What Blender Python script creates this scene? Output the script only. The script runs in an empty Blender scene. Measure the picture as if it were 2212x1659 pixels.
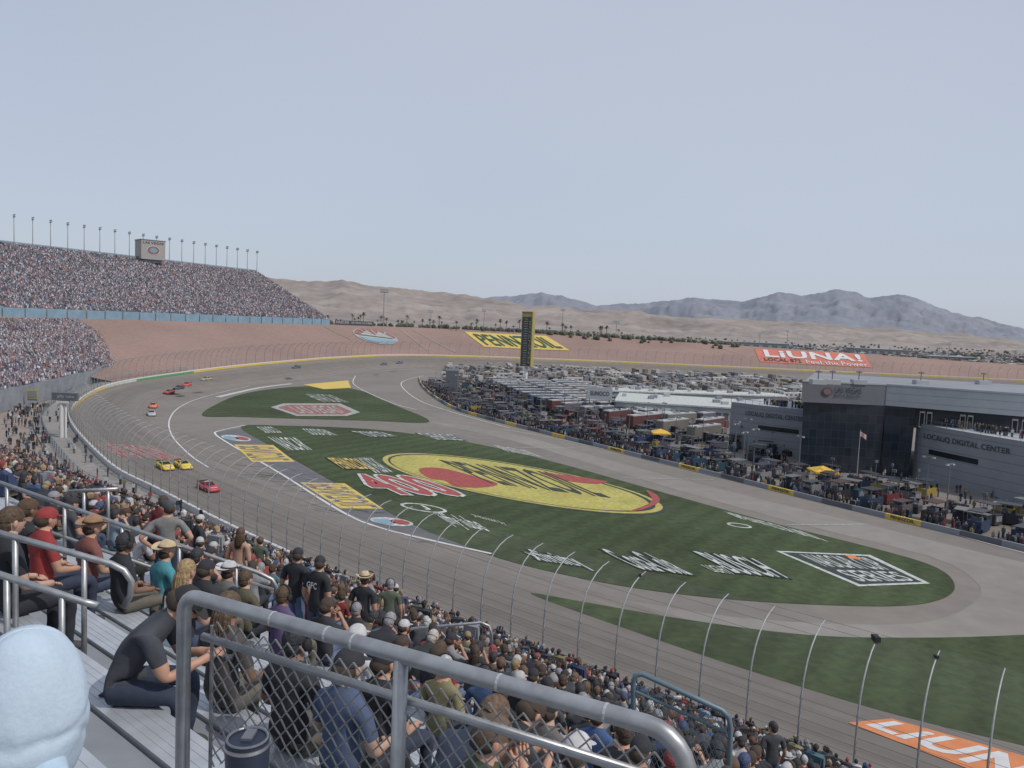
import bpy,bmesh,math,random
import numpy as np
from math import sin,cos,radians,pi,atan,atan2,sqrt,exp
from mathutils import Vector,Matrix,noise
from mathutils.geometry import tessellate_polygon
from mathutils.bvhtree import BVHTree
random.seed(7); rnd=random.random; uni=random.uniform
SC=bpy.context.scene; COL=SC.collection
# ------------------------------------------------------------ survey of the site
F=1662.; TH=radians(2.5); PIT=atan(130/F); H=30.
def ray(u,v):
    xr=u-1106; yr=v-829.5
    x=xr*cos(TH)+yr*sin(TH); y=-xr*sin(TH)+yr*cos(TH)
    return Vector((x,F*cos(PIT)-y*sin(PIT),-F*sin(PIT)-y*cos(PIT)))
def W(u,v,z=0.):
    d=ray(u,v); t=(z-H)/d.z
    return Vector((d.x*t,d.y*t,z))
def D(u,v,Y):
    d=ray(u,v); t=Y/d.y
    return Vector((d.x*t,Y,H+d.z*t))
# ------------------------------------------------------------ materials
def M(name,col,rough=.75,metal=0,var=.15,scale=3.,bump=0.,src=None,detail=4,var2=0,scale2=.05,spec=.5,coord='Object'):
    m=bpy.data.materials.new(name); m.use_nodes=True; nt=m.node_tree; N=nt.nodes; L=nt.links
    b=N['Principled BSDF']; b.inputs['Roughness'].default_value=rough; b.inputs['Metallic'].default_value=metal
    b.inputs['Specular IOR Level'].default_value=spec
    tc=N.new('ShaderNodeTexCoord'); nz=N.new('ShaderNodeTexNoise'); nz.inputs['Scale'].default_value=scale; nz.inputs['Detail'].default_value=detail
    L.new(tc.outputs[coord],nz.inputs['Vector'])
    mr=N.new('ShaderNodeMapRange'); mr.inputs[1].default_value=.3; mr.inputs[2].default_value=.7; mr.inputs[3].default_value=1-var; mr.inputs[4].default_value=1+var
    L.new(nz.outputs['Fac'],mr.inputs[0]); fac=mr.outputs[0]
    if var2:
        n2=N.new('ShaderNodeTexNoise'); n2.inputs['Scale'].default_value=scale2; n2.inputs['Detail'].default_value=5
        L.new(tc.outputs[coord],n2.inputs['Vector'])
        m2=N.new('ShaderNodeMapRange'); m2.inputs[1].default_value=.3; m2.inputs[2].default_value=.7; m2.inputs[3].default_value=1-var2; m2.inputs[4].default_value=1+var2
        L.new(n2.outputs['Fac'],m2.inputs[0]); mu=N.new('ShaderNodeMath'); mu.operation='MULTIPLY'
        L.new(fac,mu.inputs[0]); L.new(m2.outputs[0],mu.inputs[1]); fac=mu.outputs[0]
    vm=N.new('ShaderNodeVectorMath'); vm.operation='SCALE'
    if src=='obj':
        oi=N.new('ShaderNodeObjectInfo'); L.new(oi.outputs['Color'],vm.inputs[0])
    elif src=='attr':
        at=N.new('ShaderNodeAttribute'); at.attribute_name='col'; L.new(at.outputs['Color'],vm.inputs[0])
    elif isinstance(src,list):
        oi=N.new('ShaderNodeObjectInfo'); cr=N.new('ShaderNodeValToRGB'); cr.color_ramp.interpolation='CONSTANT'
        e=cr.color_ramp.elements
        while len(e)<len(src): e.new(.5)
        for i,c in enumerate(src): e[i].position=i/len(src); e[i].color=(*c,1)
        L.new(oi.outputs['Random'],cr.inputs[0]); L.new(cr.outputs[0],vm.inputs[0])
    else: vm.inputs[0].default_value=col
    L.new(fac,vm.inputs['Scale']); L.new(vm.outputs[0],b.inputs['Base Color'])
    if bump:
        bp=N.new('ShaderNodeBump'); bp.inputs['Strength'].default_value=bump; bp.inputs['Distance'].default_value=.02
        L.new(nz.outputs['Fac'],bp.inputs['Height']); L.new(bp.outputs[0],b.inputs['Normal'])
    return m
m_desert=M('desert_ground',(.30,.25,.215),.95,var=.12,scale=.02,var2=.2,scale2=.0012)
m_berm=M('berm_gravel',(.265,.18,.152),.95,var=.10,scale=.6,var2=.12,scale2=.02)
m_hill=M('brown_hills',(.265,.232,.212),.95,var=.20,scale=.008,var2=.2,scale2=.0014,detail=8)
m_mount=M('haze_tinted_mountains',(.205,.22,.262),.95,var=.10,scale=.003,var2=.10,scale2=.0008,detail=8)  # distance haze mixed into the rock colour
m_asph=M('asphalt_infield',(.195,.176,.158),.9,var=.08,scale=.35,var2=.12,scale2=.03)
m_asph_dark=M('asphalt_dark',(.13,.13,.14),.9,var=.1,scale=.5)
m_road=M('asphalt_light',(.235,.22,.20),.9,var=.08,scale=.3,var2=.08,scale2=.04)
m_conc=M('concrete',(.24,.228,.215),.9,var=.12,scale=.8,var2=.12,scale2=.1)
m_white=M('white_paint',(.60,.60,.60),.6,var=.08,scale=1.2)
m_paintw=M('field_paint_white',(.46,.49,.47),.9,var=.28,scale=1.5)
m_yel=M('field_paint_yellow',(.40,.36,.10),.9,var=.2,scale=1.2,var2=.12,scale2=.15)
m_yel2=M('bright_yellow_paint',(.60,.44,.11),.8,var=.14,scale=1.5)
m_red=M('field_paint_red',(.32,.07,.065),.9,var=.2,scale=1.2)
m_orange=M('orange_paint',(.60,.22,.09),.85,var=.12,scale=.6)
m_liuna=M('sign_orange_red',(.52,.16,.11),.85,var=.08,scale=.3)
m_black=M('dark_paint',(.034,.042,.038),.8,var=.2,scale=1.)
m_green=M('sign_green',(.03,.09,.055),.8,var=.1)
m_blue=M('stand_blue',(.20,.31,.40),.7,var=.12,scale=.3)
m_metal=M('galvanized_steel',(.36,.37,.38),.45,.7,var=.16,scale=14.,bump=.08,var2=.12,scale2=2.5)
m_alu=M('aluminium_plank',(.46,.49,.53),.45,.35,var=.10,scale=6.,var2=.12,scale2=.7)
m_deck=M('stand_deck',(.24,.26,.29),.75,.0,var=.14,scale=2.5,var2=.18,scale2=.3)
m_post=M('fence_steel',(.36,.38,.39),.5,.2,var=.1)
m_wire=M('fence_wire',(.17,.18,.19),.6,.3,var=.1)
m_chain=M('chain_link_wire',(.25,.25,.24),.5,.4,var=.3,scale=20)
m_bluemetal=M('blue_grey_pipe',(.13,.19,.23),.5,.2,var=.1)
m_skin=M('skin',(0,0,0),.6,var=.08,scale=8,src=[(.42,.25,.18),(.48,.30,.22),(.35,.20,.14),(.22,.12,.08),(.46,.26,.18)])
m_shirt=M('shirt_cloth',(0,0,0),.9,var=.2,scale=7,src='obj',bump=.6)
m_pants=M('trouser_cloth',(0,0,0),.9,var=.2,scale=8,src=[(.05,.07,.12),(.025,.027,.035),(.09,.13,.22),(.12,.11,.09),(.03,.04,.07)],bump=.5)
m_shoe=M('shoe',(.05,.05,.05),.7)
m_eye=M('eye',(.02,.015,.01),.3)
m_lip=M('lip',(.35,.13,.11),.6)
m_hat=M('hat_cloth',(0,0,0),.85,var=.12,scale=12,src='obj',bump=.3)
m_hair=M('hair',(0,0,0),.7,var=.4,scale=40,src='obj',bump=.6)
m_hair2=M('short_hair',(.05,.035,.025),.8,var=.3,scale=20)
m_att=M('crowd_cloth',(0,0,0),.9,var=.1,scale=5,src='attr')
m_objp=M('vehicle_paint',(0,0,0),.45,var=.08,scale=2,src='obj')
m_vglass=M('vehicle_glass',(.02,.025,.03),.15,var=.05)
m_tyre=M('tyre_rubber',(.022,.022,.024),.85)
m_bgray=M('building_gray',(.235,.25,.275),.7,var=.05,scale=.4,var2=.08,scale2=.08)
m_bgray2=M('building_light',(.38,.40,.42),.7,var=.05,scale=.4,var2=.06,scale2=.1)
m_fasc=M('fascia_shade_tone',(.15,.16,.18),.7,var=.05,scale=.4)  # shade of the left fascia face put into a darker grey
m_bdark=M('building_slate',(.11,.12,.14),.7,var=.08,scale=.4)
m_txtd=M('lettering_dark',(.05,.06,.08),.6,var=.05)
m_frond=M('palm_frond',(.055,.07,.035),.9,var=.4,scale=1.)
m_trunk=M('palm_trunk',(.14,.11,.08),.95,var=.2,scale=1.)
m_navy=M('navy_enamel',(.015,.022,.045),.5,var=.1,scale=10)
m_steel=M('brushed_steel',(.40,.40,.41),.35,.9,var=.05,scale=20)
m_clear=M('clear_lid',(.12,.13,.15),.2,var=.05)
m_green2=M('green_banner',(.10,.30,.12),.7)
m_dimred=M('dim_red',(.22,.06,.06),.8)
m_dimyel=M('pylon_yellow',(.36,.31,.13),.8,var=.1)
m_pyl=M('pylon_grey',(.065,.075,.085),.7,var=.1)
def grassmat():
    m=M('mown_grass',(.056,.075,.037),.95,var=.2,scale=.9,var2=.25,scale2=.035)
    nt=m.node_tree;N=nt.nodes;L=nt.links;b=N['Principled BSDF'];b.inputs['Specular IOR Level'].default_value=.2
    tc=N.new('ShaderNodeTexCoord');mp=N.new('ShaderNodeMapping');mp.inputs['Rotation'].default_value=(0,0,radians(33))
    L.new(tc.outputs['Object'],mp.inputs[0]);wv=N.new('ShaderNodeTexWave');wv.inputs['Scale'].default_value=.07;wv.inputs['Distortion'].default_value=.6
    L.new(mp.outputs[0],wv.inputs['Vector'])
    old=b.inputs['Base Color'].links[0].from_socket
    mr=N.new('ShaderNodeMapRange');mr.inputs[3].default_value=.9;mr.inputs[4].default_value=1.1;L.new(wv.outputs['Fac'],mr.inputs[0])
    vm=N.new('ShaderNodeVectorMath');vm.operation='SCALE';L.new(old,vm.inputs[0]);L.new(mr.outputs[0],vm.inputs['Scale']);L.new(vm.outputs[0],b.inputs['Base Color'])
    return m
m_grass=grassmat()
def groovemat():
    m=bpy.data.materials.new('racing_asphalt');m.use_nodes=True;nt=m.node_tree;N=nt.nodes;L=nt.links;b=N['Principled BSDF'];b.inputs['Roughness'].default_value=.85
    uv=N.new('ShaderNodeUVMap');uv.uv_map='UVMap'
    mp=N.new('ShaderNodeMapping');mp.inputs['Scale'].default_value=(.012,22,1);L.new(uv.outputs[0],mp.inputs[0])
    nz=N.new('ShaderNodeTexNoise');nz.inputs['Scale'].default_value=1;nz.inputs['Detail'].default_value=6;L.new(mp.outputs[0],nz.inputs['Vector'])
    tc=N.new('ShaderNodeTexCoord');n2=N.new('ShaderNodeTexNoise');n2.inputs['Scale'].default_value=.25;n2.inputs['Detail'].default_value=6;L.new(tc.outputs['Object'],n2.inputs['Vector'])
    sp=N.new('ShaderNodeSeparateXYZ');L.new(uv.outputs[0],sp.inputs[0])
    cr=N.new('ShaderNodeValToRGB');e=cr.color_ramp.elements
    e[0].position=0;e[0].color=(1.05,1.03,1.0,1);e[1].position=1;e[1].color=(1.0,.99,.98,1)
    for p,c in((.12,.98),(.3,.80),(.55,.84),(.8,.97)):
        x=e.new(p);x.color=(c,c,c,1)
    L.new(sp.outputs[1],cr.inputs[0])
    mr=N.new('ShaderNodeMapRange');mr.inputs[1].default_value=.3;mr.inputs[2].default_value=.7;mr.inputs[3].default_value=.84;mr.inputs[4].default_value=1.12;L.new(nz.outputs['Fac'],mr.inputs[0])
    m2=N.new('ShaderNodeMapRange');m2.inputs[1].default_value=.3;m2.inputs[2].default_value=.7;m2.inputs[3].default_value=.92;m2.inputs[4].default_value=1.08;L.new(n2.outputs['Fac'],m2.inputs[0])
    a=N.new('ShaderNodeMath');a.operation='MULTIPLY';L.new(mr.outputs[0],a.inputs[0]);L.new(m2.outputs[0],a.inputs[1])
    v=N.new('ShaderNodeVectorMath');v.operation='SCALE';L.new(cr.outputs[0],v.inputs[0]);L.new(a.outputs[0],v.inputs['Scale'])
    v2=N.new('ShaderNodeVectorMath');v2.operation='MULTIPLY';v2.inputs[1].default_value=(.20,.18,.162);L.new(v.outputs[0],v2.inputs[0]);L.new(v2.outputs[0],b.inputs['Base Color'])
    return m
m_groove=groovemat()
def glassmat():
    m=bpy.data.materials.new('dark_curtain_glass');m.use_nodes=True;nt=m.node_tree;N=nt.nodes;L=nt.links;b=N['Principled BSDF'];b.inputs['Roughness'].default_value=.12
    tc=N.new('ShaderNodeTexCoord');mp=N.new('ShaderNodeMapping');L.new(tc.outputs['UV'],mp.inputs[0])
    br=N.new('ShaderNodeTexBrick');br.offset=0;br.inputs['Scale'].default_value=1;br.inputs['Mortar Size'].default_value=.03
    br.inputs['Brick Width'].default_value=1.6;br.inputs['Row Height'].default_value=1.9
    br.inputs['Color1'].default_value=(.018,.026,.036,1);br.inputs['Color2'].default_value=(.03,.04,.055,1);br.inputs['Mortar'].default_value=(.055,.065,.08,1)
    L.new(mp.outputs[0],br.inputs['Vector']);L.new(br.outputs['Color'],b.inputs['Base Color']);return m
m_glass=glassmat()
def meshsheet():
    m=bpy.data.materials.new('fence_mesh');m.use_nodes=True;nt=m.node_tree;N=nt.nodes;L=nt.links;b=N['Principled BSDF']
    b.inputs['Base Color'].default_value=(.22,.22,.23,1);b.inputs['Roughness'].default_value=.7;b.inputs['Alpha'].default_value=.05
    return m
m_mesh=meshsheet()
# ------------------------------------------------------------ object helpers
def finish(o,label=None,cat=None,kind=None,parent=None,group=None):
    if o.name not in COL.objects: COL.objects.link(o)
    if label:o['label']=label
    if cat:o['category']=cat
    if kind:o['kind']=kind
    if group:o['group']=group
    if parent:o.parent=parent
    return o
def empty(name,loc=(0,0,0),**k):
    o=bpy.data.objects.new(name,None);o.location=loc;o.empty_display_size=.3;return finish(o,**k)
class MB:
    def __init__(s): s.v=[];s.f=[];s.m=[];s.mats=[]
    def mi(s,mat):
        if mat not in s.mats:s.mats.append(mat)
        return s.mats.index(mat)
    def add(s,vs,fs,mat,X=None):
        o=len(s.v);i=s.mi(mat)
        for p in vs:
            p=Vector(p); s.v.append(X@p if X else p)
        for f in fs:s.f.append([o+a for a in f]);s.m.append(i)
    def box(s,c,sz,mat,rz=0,X=None,taper=1.):
        x,y,z=[a/2 for a in sz];R=Matrix.Rotation(rz,3,'Z');c=Vector(c)
        vs=[c+R@Vector((a*x*(taper if e>0 else 1),b*y*(taper if e>0 else 1),e*z)) for e in(-1,1) for a,b in((-1,-1),(1,-1),(1,1),(-1,1))]
        s.add(vs,[(3,2,1,0),(4,5,6,7),(0,1,5,4),(1,2,6,5),(2,3,7,6),(3,0,4,7)],mat,X)
    def tube(s,pts,rad,mat,n=8,X=None,cap=True):
        pts=[Vector(p) for p in pts];k=len(pts)
        if not isinstance(rad,(list,tuple)):rad=[rad]*k
        vs=[];ref=None
        for i,p in enumerate(pts):
            t=(pts[min(i+1,k-1)]-pts[max(i-1,0)]).normalized()
            if ref is None:
                ref=t.orthogonal().normalized()
            else:
                ref=(ref-t*ref.dot(t)).normalized()
            b=t.cross(ref)
            for j in range(n):
                a=2*pi*j/n;vs.append(p+(ref*cos(a)+b*sin(a))*rad[i])
        fs=[(i*n+j,i*n+(j+1)%n,(i+1)*n+(j+1)%n,(i+1)*n+j) for i in range(k-1) for j in range(n)]
        if cap:fs+= [tuple(range(n))[::-1],tuple(range((k-1)*n,k*n))]
        s.add(vs,fs,mat,X)
    def ell(s,c,r,mat,nu=12,nv=8,X=None,fn=None,z0=-1.):
        vs=[];fs=[];c=Vector(c)
        for i in range(nv+1):
            a=-pi/2+pi*i/nv
            if z0>-1: a=math.asin(z0)+(pi/2-math.asin(z0))*i/nv
            for j in range(nu):
                b=2*pi*j/nu;p=Vector((cos(a)*cos(b),cos(a)*sin(b),sin(a)))
                if fn:p=fn(p)
                vs.append(c+Vector((p.x*r[0],p.y*r[1],p.z*r[2])))
        for i in range(nv):
            for j in range(nu):fs.append((i*nu+j,i*nu+(j+1)%nu,(i+1)*nu+(j+1)%nu,(i+1)*nu+j))
        s.add(vs,fs,mat,X)
    def prism(s,pts,z0,z1,mat,top=None):
        n=len(pts);vs=[(p[0],p[1],z0) for p in pts]+[(p[0],p[1],z1) for p in pts]
        s.add(vs,[(i,(i+1)%n,n+(i+1)%n,n+i) for i in range(n)],mat)
        s.add(vs[n:],[tuple(range(n))],top or mat)
    def mesh(s,name,smooth=False):
        me=bpy.data.meshes.new(name);me.from_pydata([tuple(p) for p in s.v],[],s.f)
        for m in s.mats:me.materials.append(m)
        me.polygons.foreach_set('material_index',s.m)
        if smooth:me.polygons.foreach_set('use_smooth',[True]*len(s.f))
        me.update();return me
    def obj(s,name,smooth=False,**k):
        return finish(bpy.data.objects.new(name,s.mesh(name,smooth)),**k)
def catmull(P,closed=False,sub=8):
    n=len(P);out=[]
    rng=range(n if closed else n-1)
    for i in rng:
        if closed:a,b,c,d=[P[(i+k)%n] for k in(-1,0,1,2)]
        else:a,b,c,d=[P[max(0,min(n-1,i+k))] for k in(-1,0,1,2)]
        for j in range(sub):
            t=j/sub;out.append(.5*((2*b)+(c-a)*t+(2*a-5*b+4*c-d)*t*t+(3*b-a-3*c+d)*t**3))
    if not closed:out.append(P[-1].copy())
    return out
def sheet(name,pts,z,mat,smooth=0,**k):
    P=[Vector((p[0],p[1],0)) for p in pts]
    if smooth:P=catmull(P,True,smooth)
    tr=tessellate_polygon([P])
    vs=[(p.x,p.y,z) for p in P];fs=[]
    for t in tr:
        a,b,c=[P[i] for i in t]
        if (b-a).cross(c-a).z<0:t=(t[0],t[2],t[1])
        fs.append(tuple(t))
    me=bpy.data.meshes.new(name);me.from_pydata(vs,[],fs);me.materials.append(mat)
    return finish(bpy.data.objects.new(name,me),**k)
def gp(*uv): return [W(u,v) for u,v in uv]
STRUCT=dict(kind='structure')
def stripe(name,pts,w,z,mat,sub=8,**k):
    P=catmull([Vector((p[0],p[1],0)) for p in pts],False,sub) if sub else [Vector((p[0],p[1],0)) for p in pts]
    vs=[];fs=[]
    for i,p in enumerate(P):
        t=(P[min(i+1,len(P)-1)]-P[max(i-1,0)]).normalized();n=Vector((-t.y,t.x,0))*w/2
        vs+= [(p.x+n.x,p.y+n.y,z),(p.x-n.x,p.y-n.y,z)]
    for i in range(len(P)-1):fs.append((2*i+1,2*i+3,2*i+2,2*i))
    me=bpy.data.meshes.new(name);me.from_pydata(vs,[],fs);me.materials.append(mat)
    return finish(bpy.data.objects.new(name,me),**(k or STRUCT))
TXT={}
def textpts(s,bold=0.,shear=0.,depth=False):
    key=(s,bold,shear)
    if key not in TXT:
        cu=bpy.data.curves.new('t','FONT');cu.body=s;cu.offset=bold;cu.shear=shear;cu.resolution_u=3;cu.fill_mode='FRONT';cu.space_character=1+bold*2.2
        o=bpy.data.objects.new('t',cu);COL.objects.link(o);dg=bpy.context.evaluated_depsgraph_get();dg.update()
        me=bpy.data.meshes.new_from_object(o.evaluated_get(dg));bpy.data.objects.remove(o)
        V=[v.co.copy() for v in me.vertices];Fs=[tuple(p.vertices) for p in me.polygons]
        TXT[key]=(V,Fs)
    V,Fs=TXT[key]
    x0=min(p.x for p in V);x1=max(p.x for p in V);y0=min(p.y for p in V);y1=max(p.y for p in V)
    return [((p.x-x0)/(x1-x0),(p.y-y0)/(y1-y0)) for p in V],Fs
def quadtext(name,s,q,mat,z=None,off=None,drop=None,bold=.02,shear=0,**k):
    P,Fs=textpts(s,bold,shear);vs=[]
    TL,TR,BR,BL=[Vector(a) for a in q]
    for a,b in P:
        p=(TL*(1-a)+TR*a)*b+(BL*(1-a)+BR*a)*(1-b)
        if z is not None:p.z=z
        if off is not None:p=p+off
        if drop:p=drop(p)
        vs.append(tuple(p))
    me=bpy.data.meshes.new(name);me.from_pydata(vs,[],Fs);me.materials.append(mat)
    return finish(bpy.data.objects.new(name,me),**k)
def gtext(s,uv,mat,z=.10,bold=.02,outline=None,ow=1.,shear=0):
    q=gp(*uv)
    if outline:
        TL,TR,BR,BL=q;ex=(TR-TL).normalized()*.55*ow;ey=(TL-BL).normalized()*.8*ow
        for dx,dy in((-1,-1),(1,-1),(1,1),(-1,1)):
            o_=ex*dx+ey*dy
            quadtext('painted_lettering',s,[p+o_ for p in q],outline,z=z-.02-.002*(dx+2*dy),bold=bold,shear=shear,**STRUCT)
    return quadtext('painted_lettering',s,q,mat,z=z,bold=bold,shear=shear,**STRUCT)
# ------------------------------------------------------------ world, sun, camera
wd=bpy.data.worlds.new('World');SC.world=wd;wd.use_nodes=True;nt=wd.node_tree
bg=nt.nodes['Background'];sky=nt.nodes.new('ShaderNodeTexSky');sky.sky_type='NISHITA';sky.sun_disc=False
AZ=radians(118);EL=radians(50)
sky.sun_elevation=EL;sky.sun_rotation=AZ;sky.dust_density=3.0;sky.air_density=1.0;sky.ozone_density=1.5;sky.altitude=600
tc=nt.nodes.new('ShaderNodeTexCoord');mp=nt.nodes.new('ShaderNodeMapping');mp.inputs['Scale'].default_value=(1,1,1.6);nt.links.new(tc.outputs['Generated'],mp.inputs[0])
nz=nt.nodes.new('ShaderNodeTexNoise');nz.inputs['Scale'].default_value=1.2;nz.inputs['Detail'].default_value=2;nz.inputs['Roughness'].default_value=.4;nt.links.new(mp.outputs[0],nz.inputs['Vector'])
mr=nt.nodes.new('ShaderNodeMapRange');mr.inputs[1].default_value=.3;mr.inputs[2].default_value=.7;mr.inputs[3].default_value=.66;mr.inputs[4].default_value=.84;nt.links.new(nz.outputs['Fac'],mr.inputs[0])
mx=nt.nodes.new('ShaderNodeMix');mx.data_type='RGBA';nt.links.new(mr.outputs[0],mx.inputs[0]);nt.links.new(sky.outputs[0],mx.inputs[6]);mx.inputs[7].default_value=(5.3,5.85,6.9,1)
nt.links.new(mx.outputs[2],bg.inputs[0]);bg.inputs[1].default_value=.104
sd=Vector((cos(EL)*sin(AZ),cos(EL)*cos(AZ),sin(EL)))
su=bpy.data.lights.new('sun','SUN');su.energy=2.4;su.angle=radians(.5);su.color=(1,.93,.84)
so=bpy.data.objects.new('sun',su);so.rotation_euler=sd.to_track_quat('Z','Y').to_euler();COL.objects.link(so)
cam=bpy.data.cameras.new('camera');co=bpy.data.objects.new('camera',cam);COL.objects.link(co)
r0=Vector((1,0,0));u0=Vector((0,sin(PIT),cos(PIT)));f0=Vector((0,cos(PIT),-sin(PIT)))
Rv=r0*cos(TH)+u0*sin(TH);Uv=-r0*sin(TH)+u0*cos(TH)
mt=Matrix((Rv,Uv,-f0)).transposed().to_4x4();mt.translation=Vector((0,0,H));co.matrix_world=mt
cam.sensor_width=36;cam.lens=36*F/2212;cam.clip_start=.05;cam.clip_end=60000;SC.camera=co
SC.view_settings.view_transform='Standard';SC.view_settings.look='None';SC.view_settings.exposure=0
# ------------------------------------------------------------ ground and mountains
b=MB();b.add([(-30000,-30000,-.06),(30000,-30000,-.06),(30000,30000,-.06),(-30000,30000,-.06)],[(0,1,2,3)],m_desert);b.obj('ground',label='flat tan desert ground reaching the horizon',**STRUCT)
def interp(T,x):
    if x<=T[0][0]:return T[0][1]
    for a,c in zip(T,T[1:]):
        if x<=c[0]:
            t=(x-a[0])/(c[0]-a[0]);return a[1]+(c[1]-a[1])*t
    return T[-1][1]
def ridge(name,T,dist,near,mat,amp,u0,u1,nu,nr,power,lab,fq=.0016,tipn=.14):
    vs=[];fs=[]
    for i in range(nu+1):
        u=u0+(u1-u0)*i/nu;v=interp(T,u);top=D(u,v,dist);dx=top.x/dist
        for j in range(nr+3):
            f=min(j/nr,1.15);Y=near+(dist-near)*f
            h=(top.z)*(min(f,1)**power) if f<=1 else top.z*(1-(f-1)*3)
            x=dx*Y
            q=Vector((x*fq,Y*fq,1.7*amp));nn=noise.fractal(q,.8,2.1,6)
            rg=abs(noise.fractal(Vector((x*fq*.8,Y*fq*.4,5.)),.8,2.1,6))
            h=max(-1,h+amp*(nn*.9-rg*1.2)*sin(min(f,1)*pi*.93)*min(1,f*2) + amp*tipn*nn*(1 if f>.9 else 0))
            vs.append((x,Y,h-1*(j==0)))
    n=nr+3
    for i in range(nu):
        for j in range(n-1):fs.append((i*n+j,(i+1)*n+j,(i+1)*n+j+1,i*n+j+1))
    me=bpy.data.meshes.new(name);me.from_pydata(vs,[],fs);me.materials.append(mat);me.polygons.foreach_set('use_smooth',[True]*len(fs))
    finish(bpy.data.objects.new(name,me),label=lab,**STRUCT)
ridge('hills',[(-500,640),(400,615),(580,599),(620,602),(650,606),(700,608),(740,602),(790,615),(850,621),(930,634),(1000,636),(1060,645),(1130,655),(1230,664),(1350,674),(1450,682),(1600,690),(1800,702),(2000,717),(2212,737),(2700,760)],6500,1900,m_hill,34,-500,2700,560,60,1.9,'low brown desert hills beyond the speedway',fq=.0032,tipn=.5)
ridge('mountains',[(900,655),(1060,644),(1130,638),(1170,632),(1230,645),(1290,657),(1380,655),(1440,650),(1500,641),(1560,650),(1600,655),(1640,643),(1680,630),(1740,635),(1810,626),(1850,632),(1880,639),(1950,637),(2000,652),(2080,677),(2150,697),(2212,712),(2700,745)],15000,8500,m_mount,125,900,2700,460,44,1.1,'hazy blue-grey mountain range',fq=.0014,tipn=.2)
# ------------------------------------------------------------ speedway wall path
dd=Vector((-.777,.629,0));nn_=Vector((.629,.777,0))
PW=[nn_*p+dd*s for s,p in((-95,52.6),(-40,52.6),(10,52.8),(50,53.4),(85,55.5),(120,59.5),(150,64))]
PW+=[W(150,905,.2),W(190,857,1),W(260,830,2.5),W(400,808,4.5),W(500,795,5.5),W(600,785,6),W(720,775,6),W(850,769,6),W(1000,771,6),W(1200,778,5.5),W(1400,786,5),W(1800,804,4),W(2212,823,3.5),W(2700,845,3.5)]
dense=catmull(PW,False,40)
def resample(P,step):
    out=[P[0].copy()];acc=0
    for a,b2 in zip(P,P[1:]):
        L=(b2-a).length
        while acc+L>=step:
            t=(step-acc)/L;a=a.lerp(b2,t);out.append(a.copy());L=(b2-a).length;acc=0
        acc+=L
    return out
ST=3.7
path=resample(dense,ST);NP=len(path)
def tang(i):
    t=path[min(i+1,NP-1)]-path[max(i-1,0)];t.z=0;return t.normalized()
T_=[tang(i) for i in range(NP)]
IN=[Vector((t.y,-t.x,0)) for t in T_]
def imgu(p):
    q=mt.inverted()@p; return 1106+F*q.x/(-q.z)
def ribbon(name,offs,mat,zf,uv=False,i0=0,i1=None,**k):
    i1=i1 or NP;vs=[];fs=[];n=len(offs);uvs=[]
    for i in range(i0,i1):
        for o in offs:
            p=path[i]+IN[i]*o;vs.append((p.x,p.y,zf(i,o)));uvs.append((i*ST,o/20))
    for i in range(i1-i0-1):
        for j in range(n-1):
            f=(i*n+j,i*n+j+1,(i+1)*n+j+1,(i+1)*n+j);fs.append(f if offs[1]<offs[0] else f[::-1])
    me=bpy.data.meshes.new(name);me.from_pydata(vs,[],fs);me.materials.append(mat)
    if uv:
        l=me.uv_layers.new(name='UVMap')
        for lp in me.loops:l.data[lp.index].uv=uvs[lp.vertex_index]
    me.polygons.foreach_set('use_smooth',[True]*len(fs))
    return finish(bpy.data.objects.new(name,me),**(k or STRUCT))
ribbon('race_track',[.3,4,8,12,16,20],m_groove,lambda i,o:path[i].z*(1-o/20)+.03,uv=True,label='banked asphalt racing surface with dark groove',**STRUCT)
ribbon('walkway',[-.3,-4,-8],m_conc,lambda i,o:path[i].z+.25,i1=125,label='grey concrete walkway behind the track wall',**STRUCT)
inner=[path[i]+IN[i]*6 for i in range(0,NP,3)]
sheet('infield_asphalt',inner+[Vector((700,300,0)),Vector((400,-60,0)),Vector((140,-25,0))],.0,m_asph,label='brown-grey infield and apron asphalt',**STRUCT)
b=MB()
def wallmat(u,p):
    if p.y<190: return m_white
    if u<225:return m_yel2
    if 290<u<410:return m_green2
    if u>410:return m_yel2
    return m_paintw
for i in range(NP-1):
    p,q=path[i],path[i+1];a,c=IN[i],IN[i+1];u=imgu(p)
    mm=wallmat(u,p)
    P=[p-a*.25,p+a*.25,q+c*.25,q-c*.25]
    zb=[p.z,p.z,q.z,q.z];h=1.15
    lo=[(w.x,w.y,z) for w,z in zip(P,zb)];mid=[(w.x,w.y,z+h*.7) for w,z in zip(P,zb)];hi=[(w.x,w.y,z+h) for w,z in zip(P,zb)]
    b.add(lo+mid,[(1,5,6,2),(3,7,4,0)],mm);b.add(mid+hi,[(1,5,6,2),(3,7,4,0),(4,5,6,7)],m_white)
b.obj('track_wall',label='white concrete outer wall with yellow and green banners',cat='wall')
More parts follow.
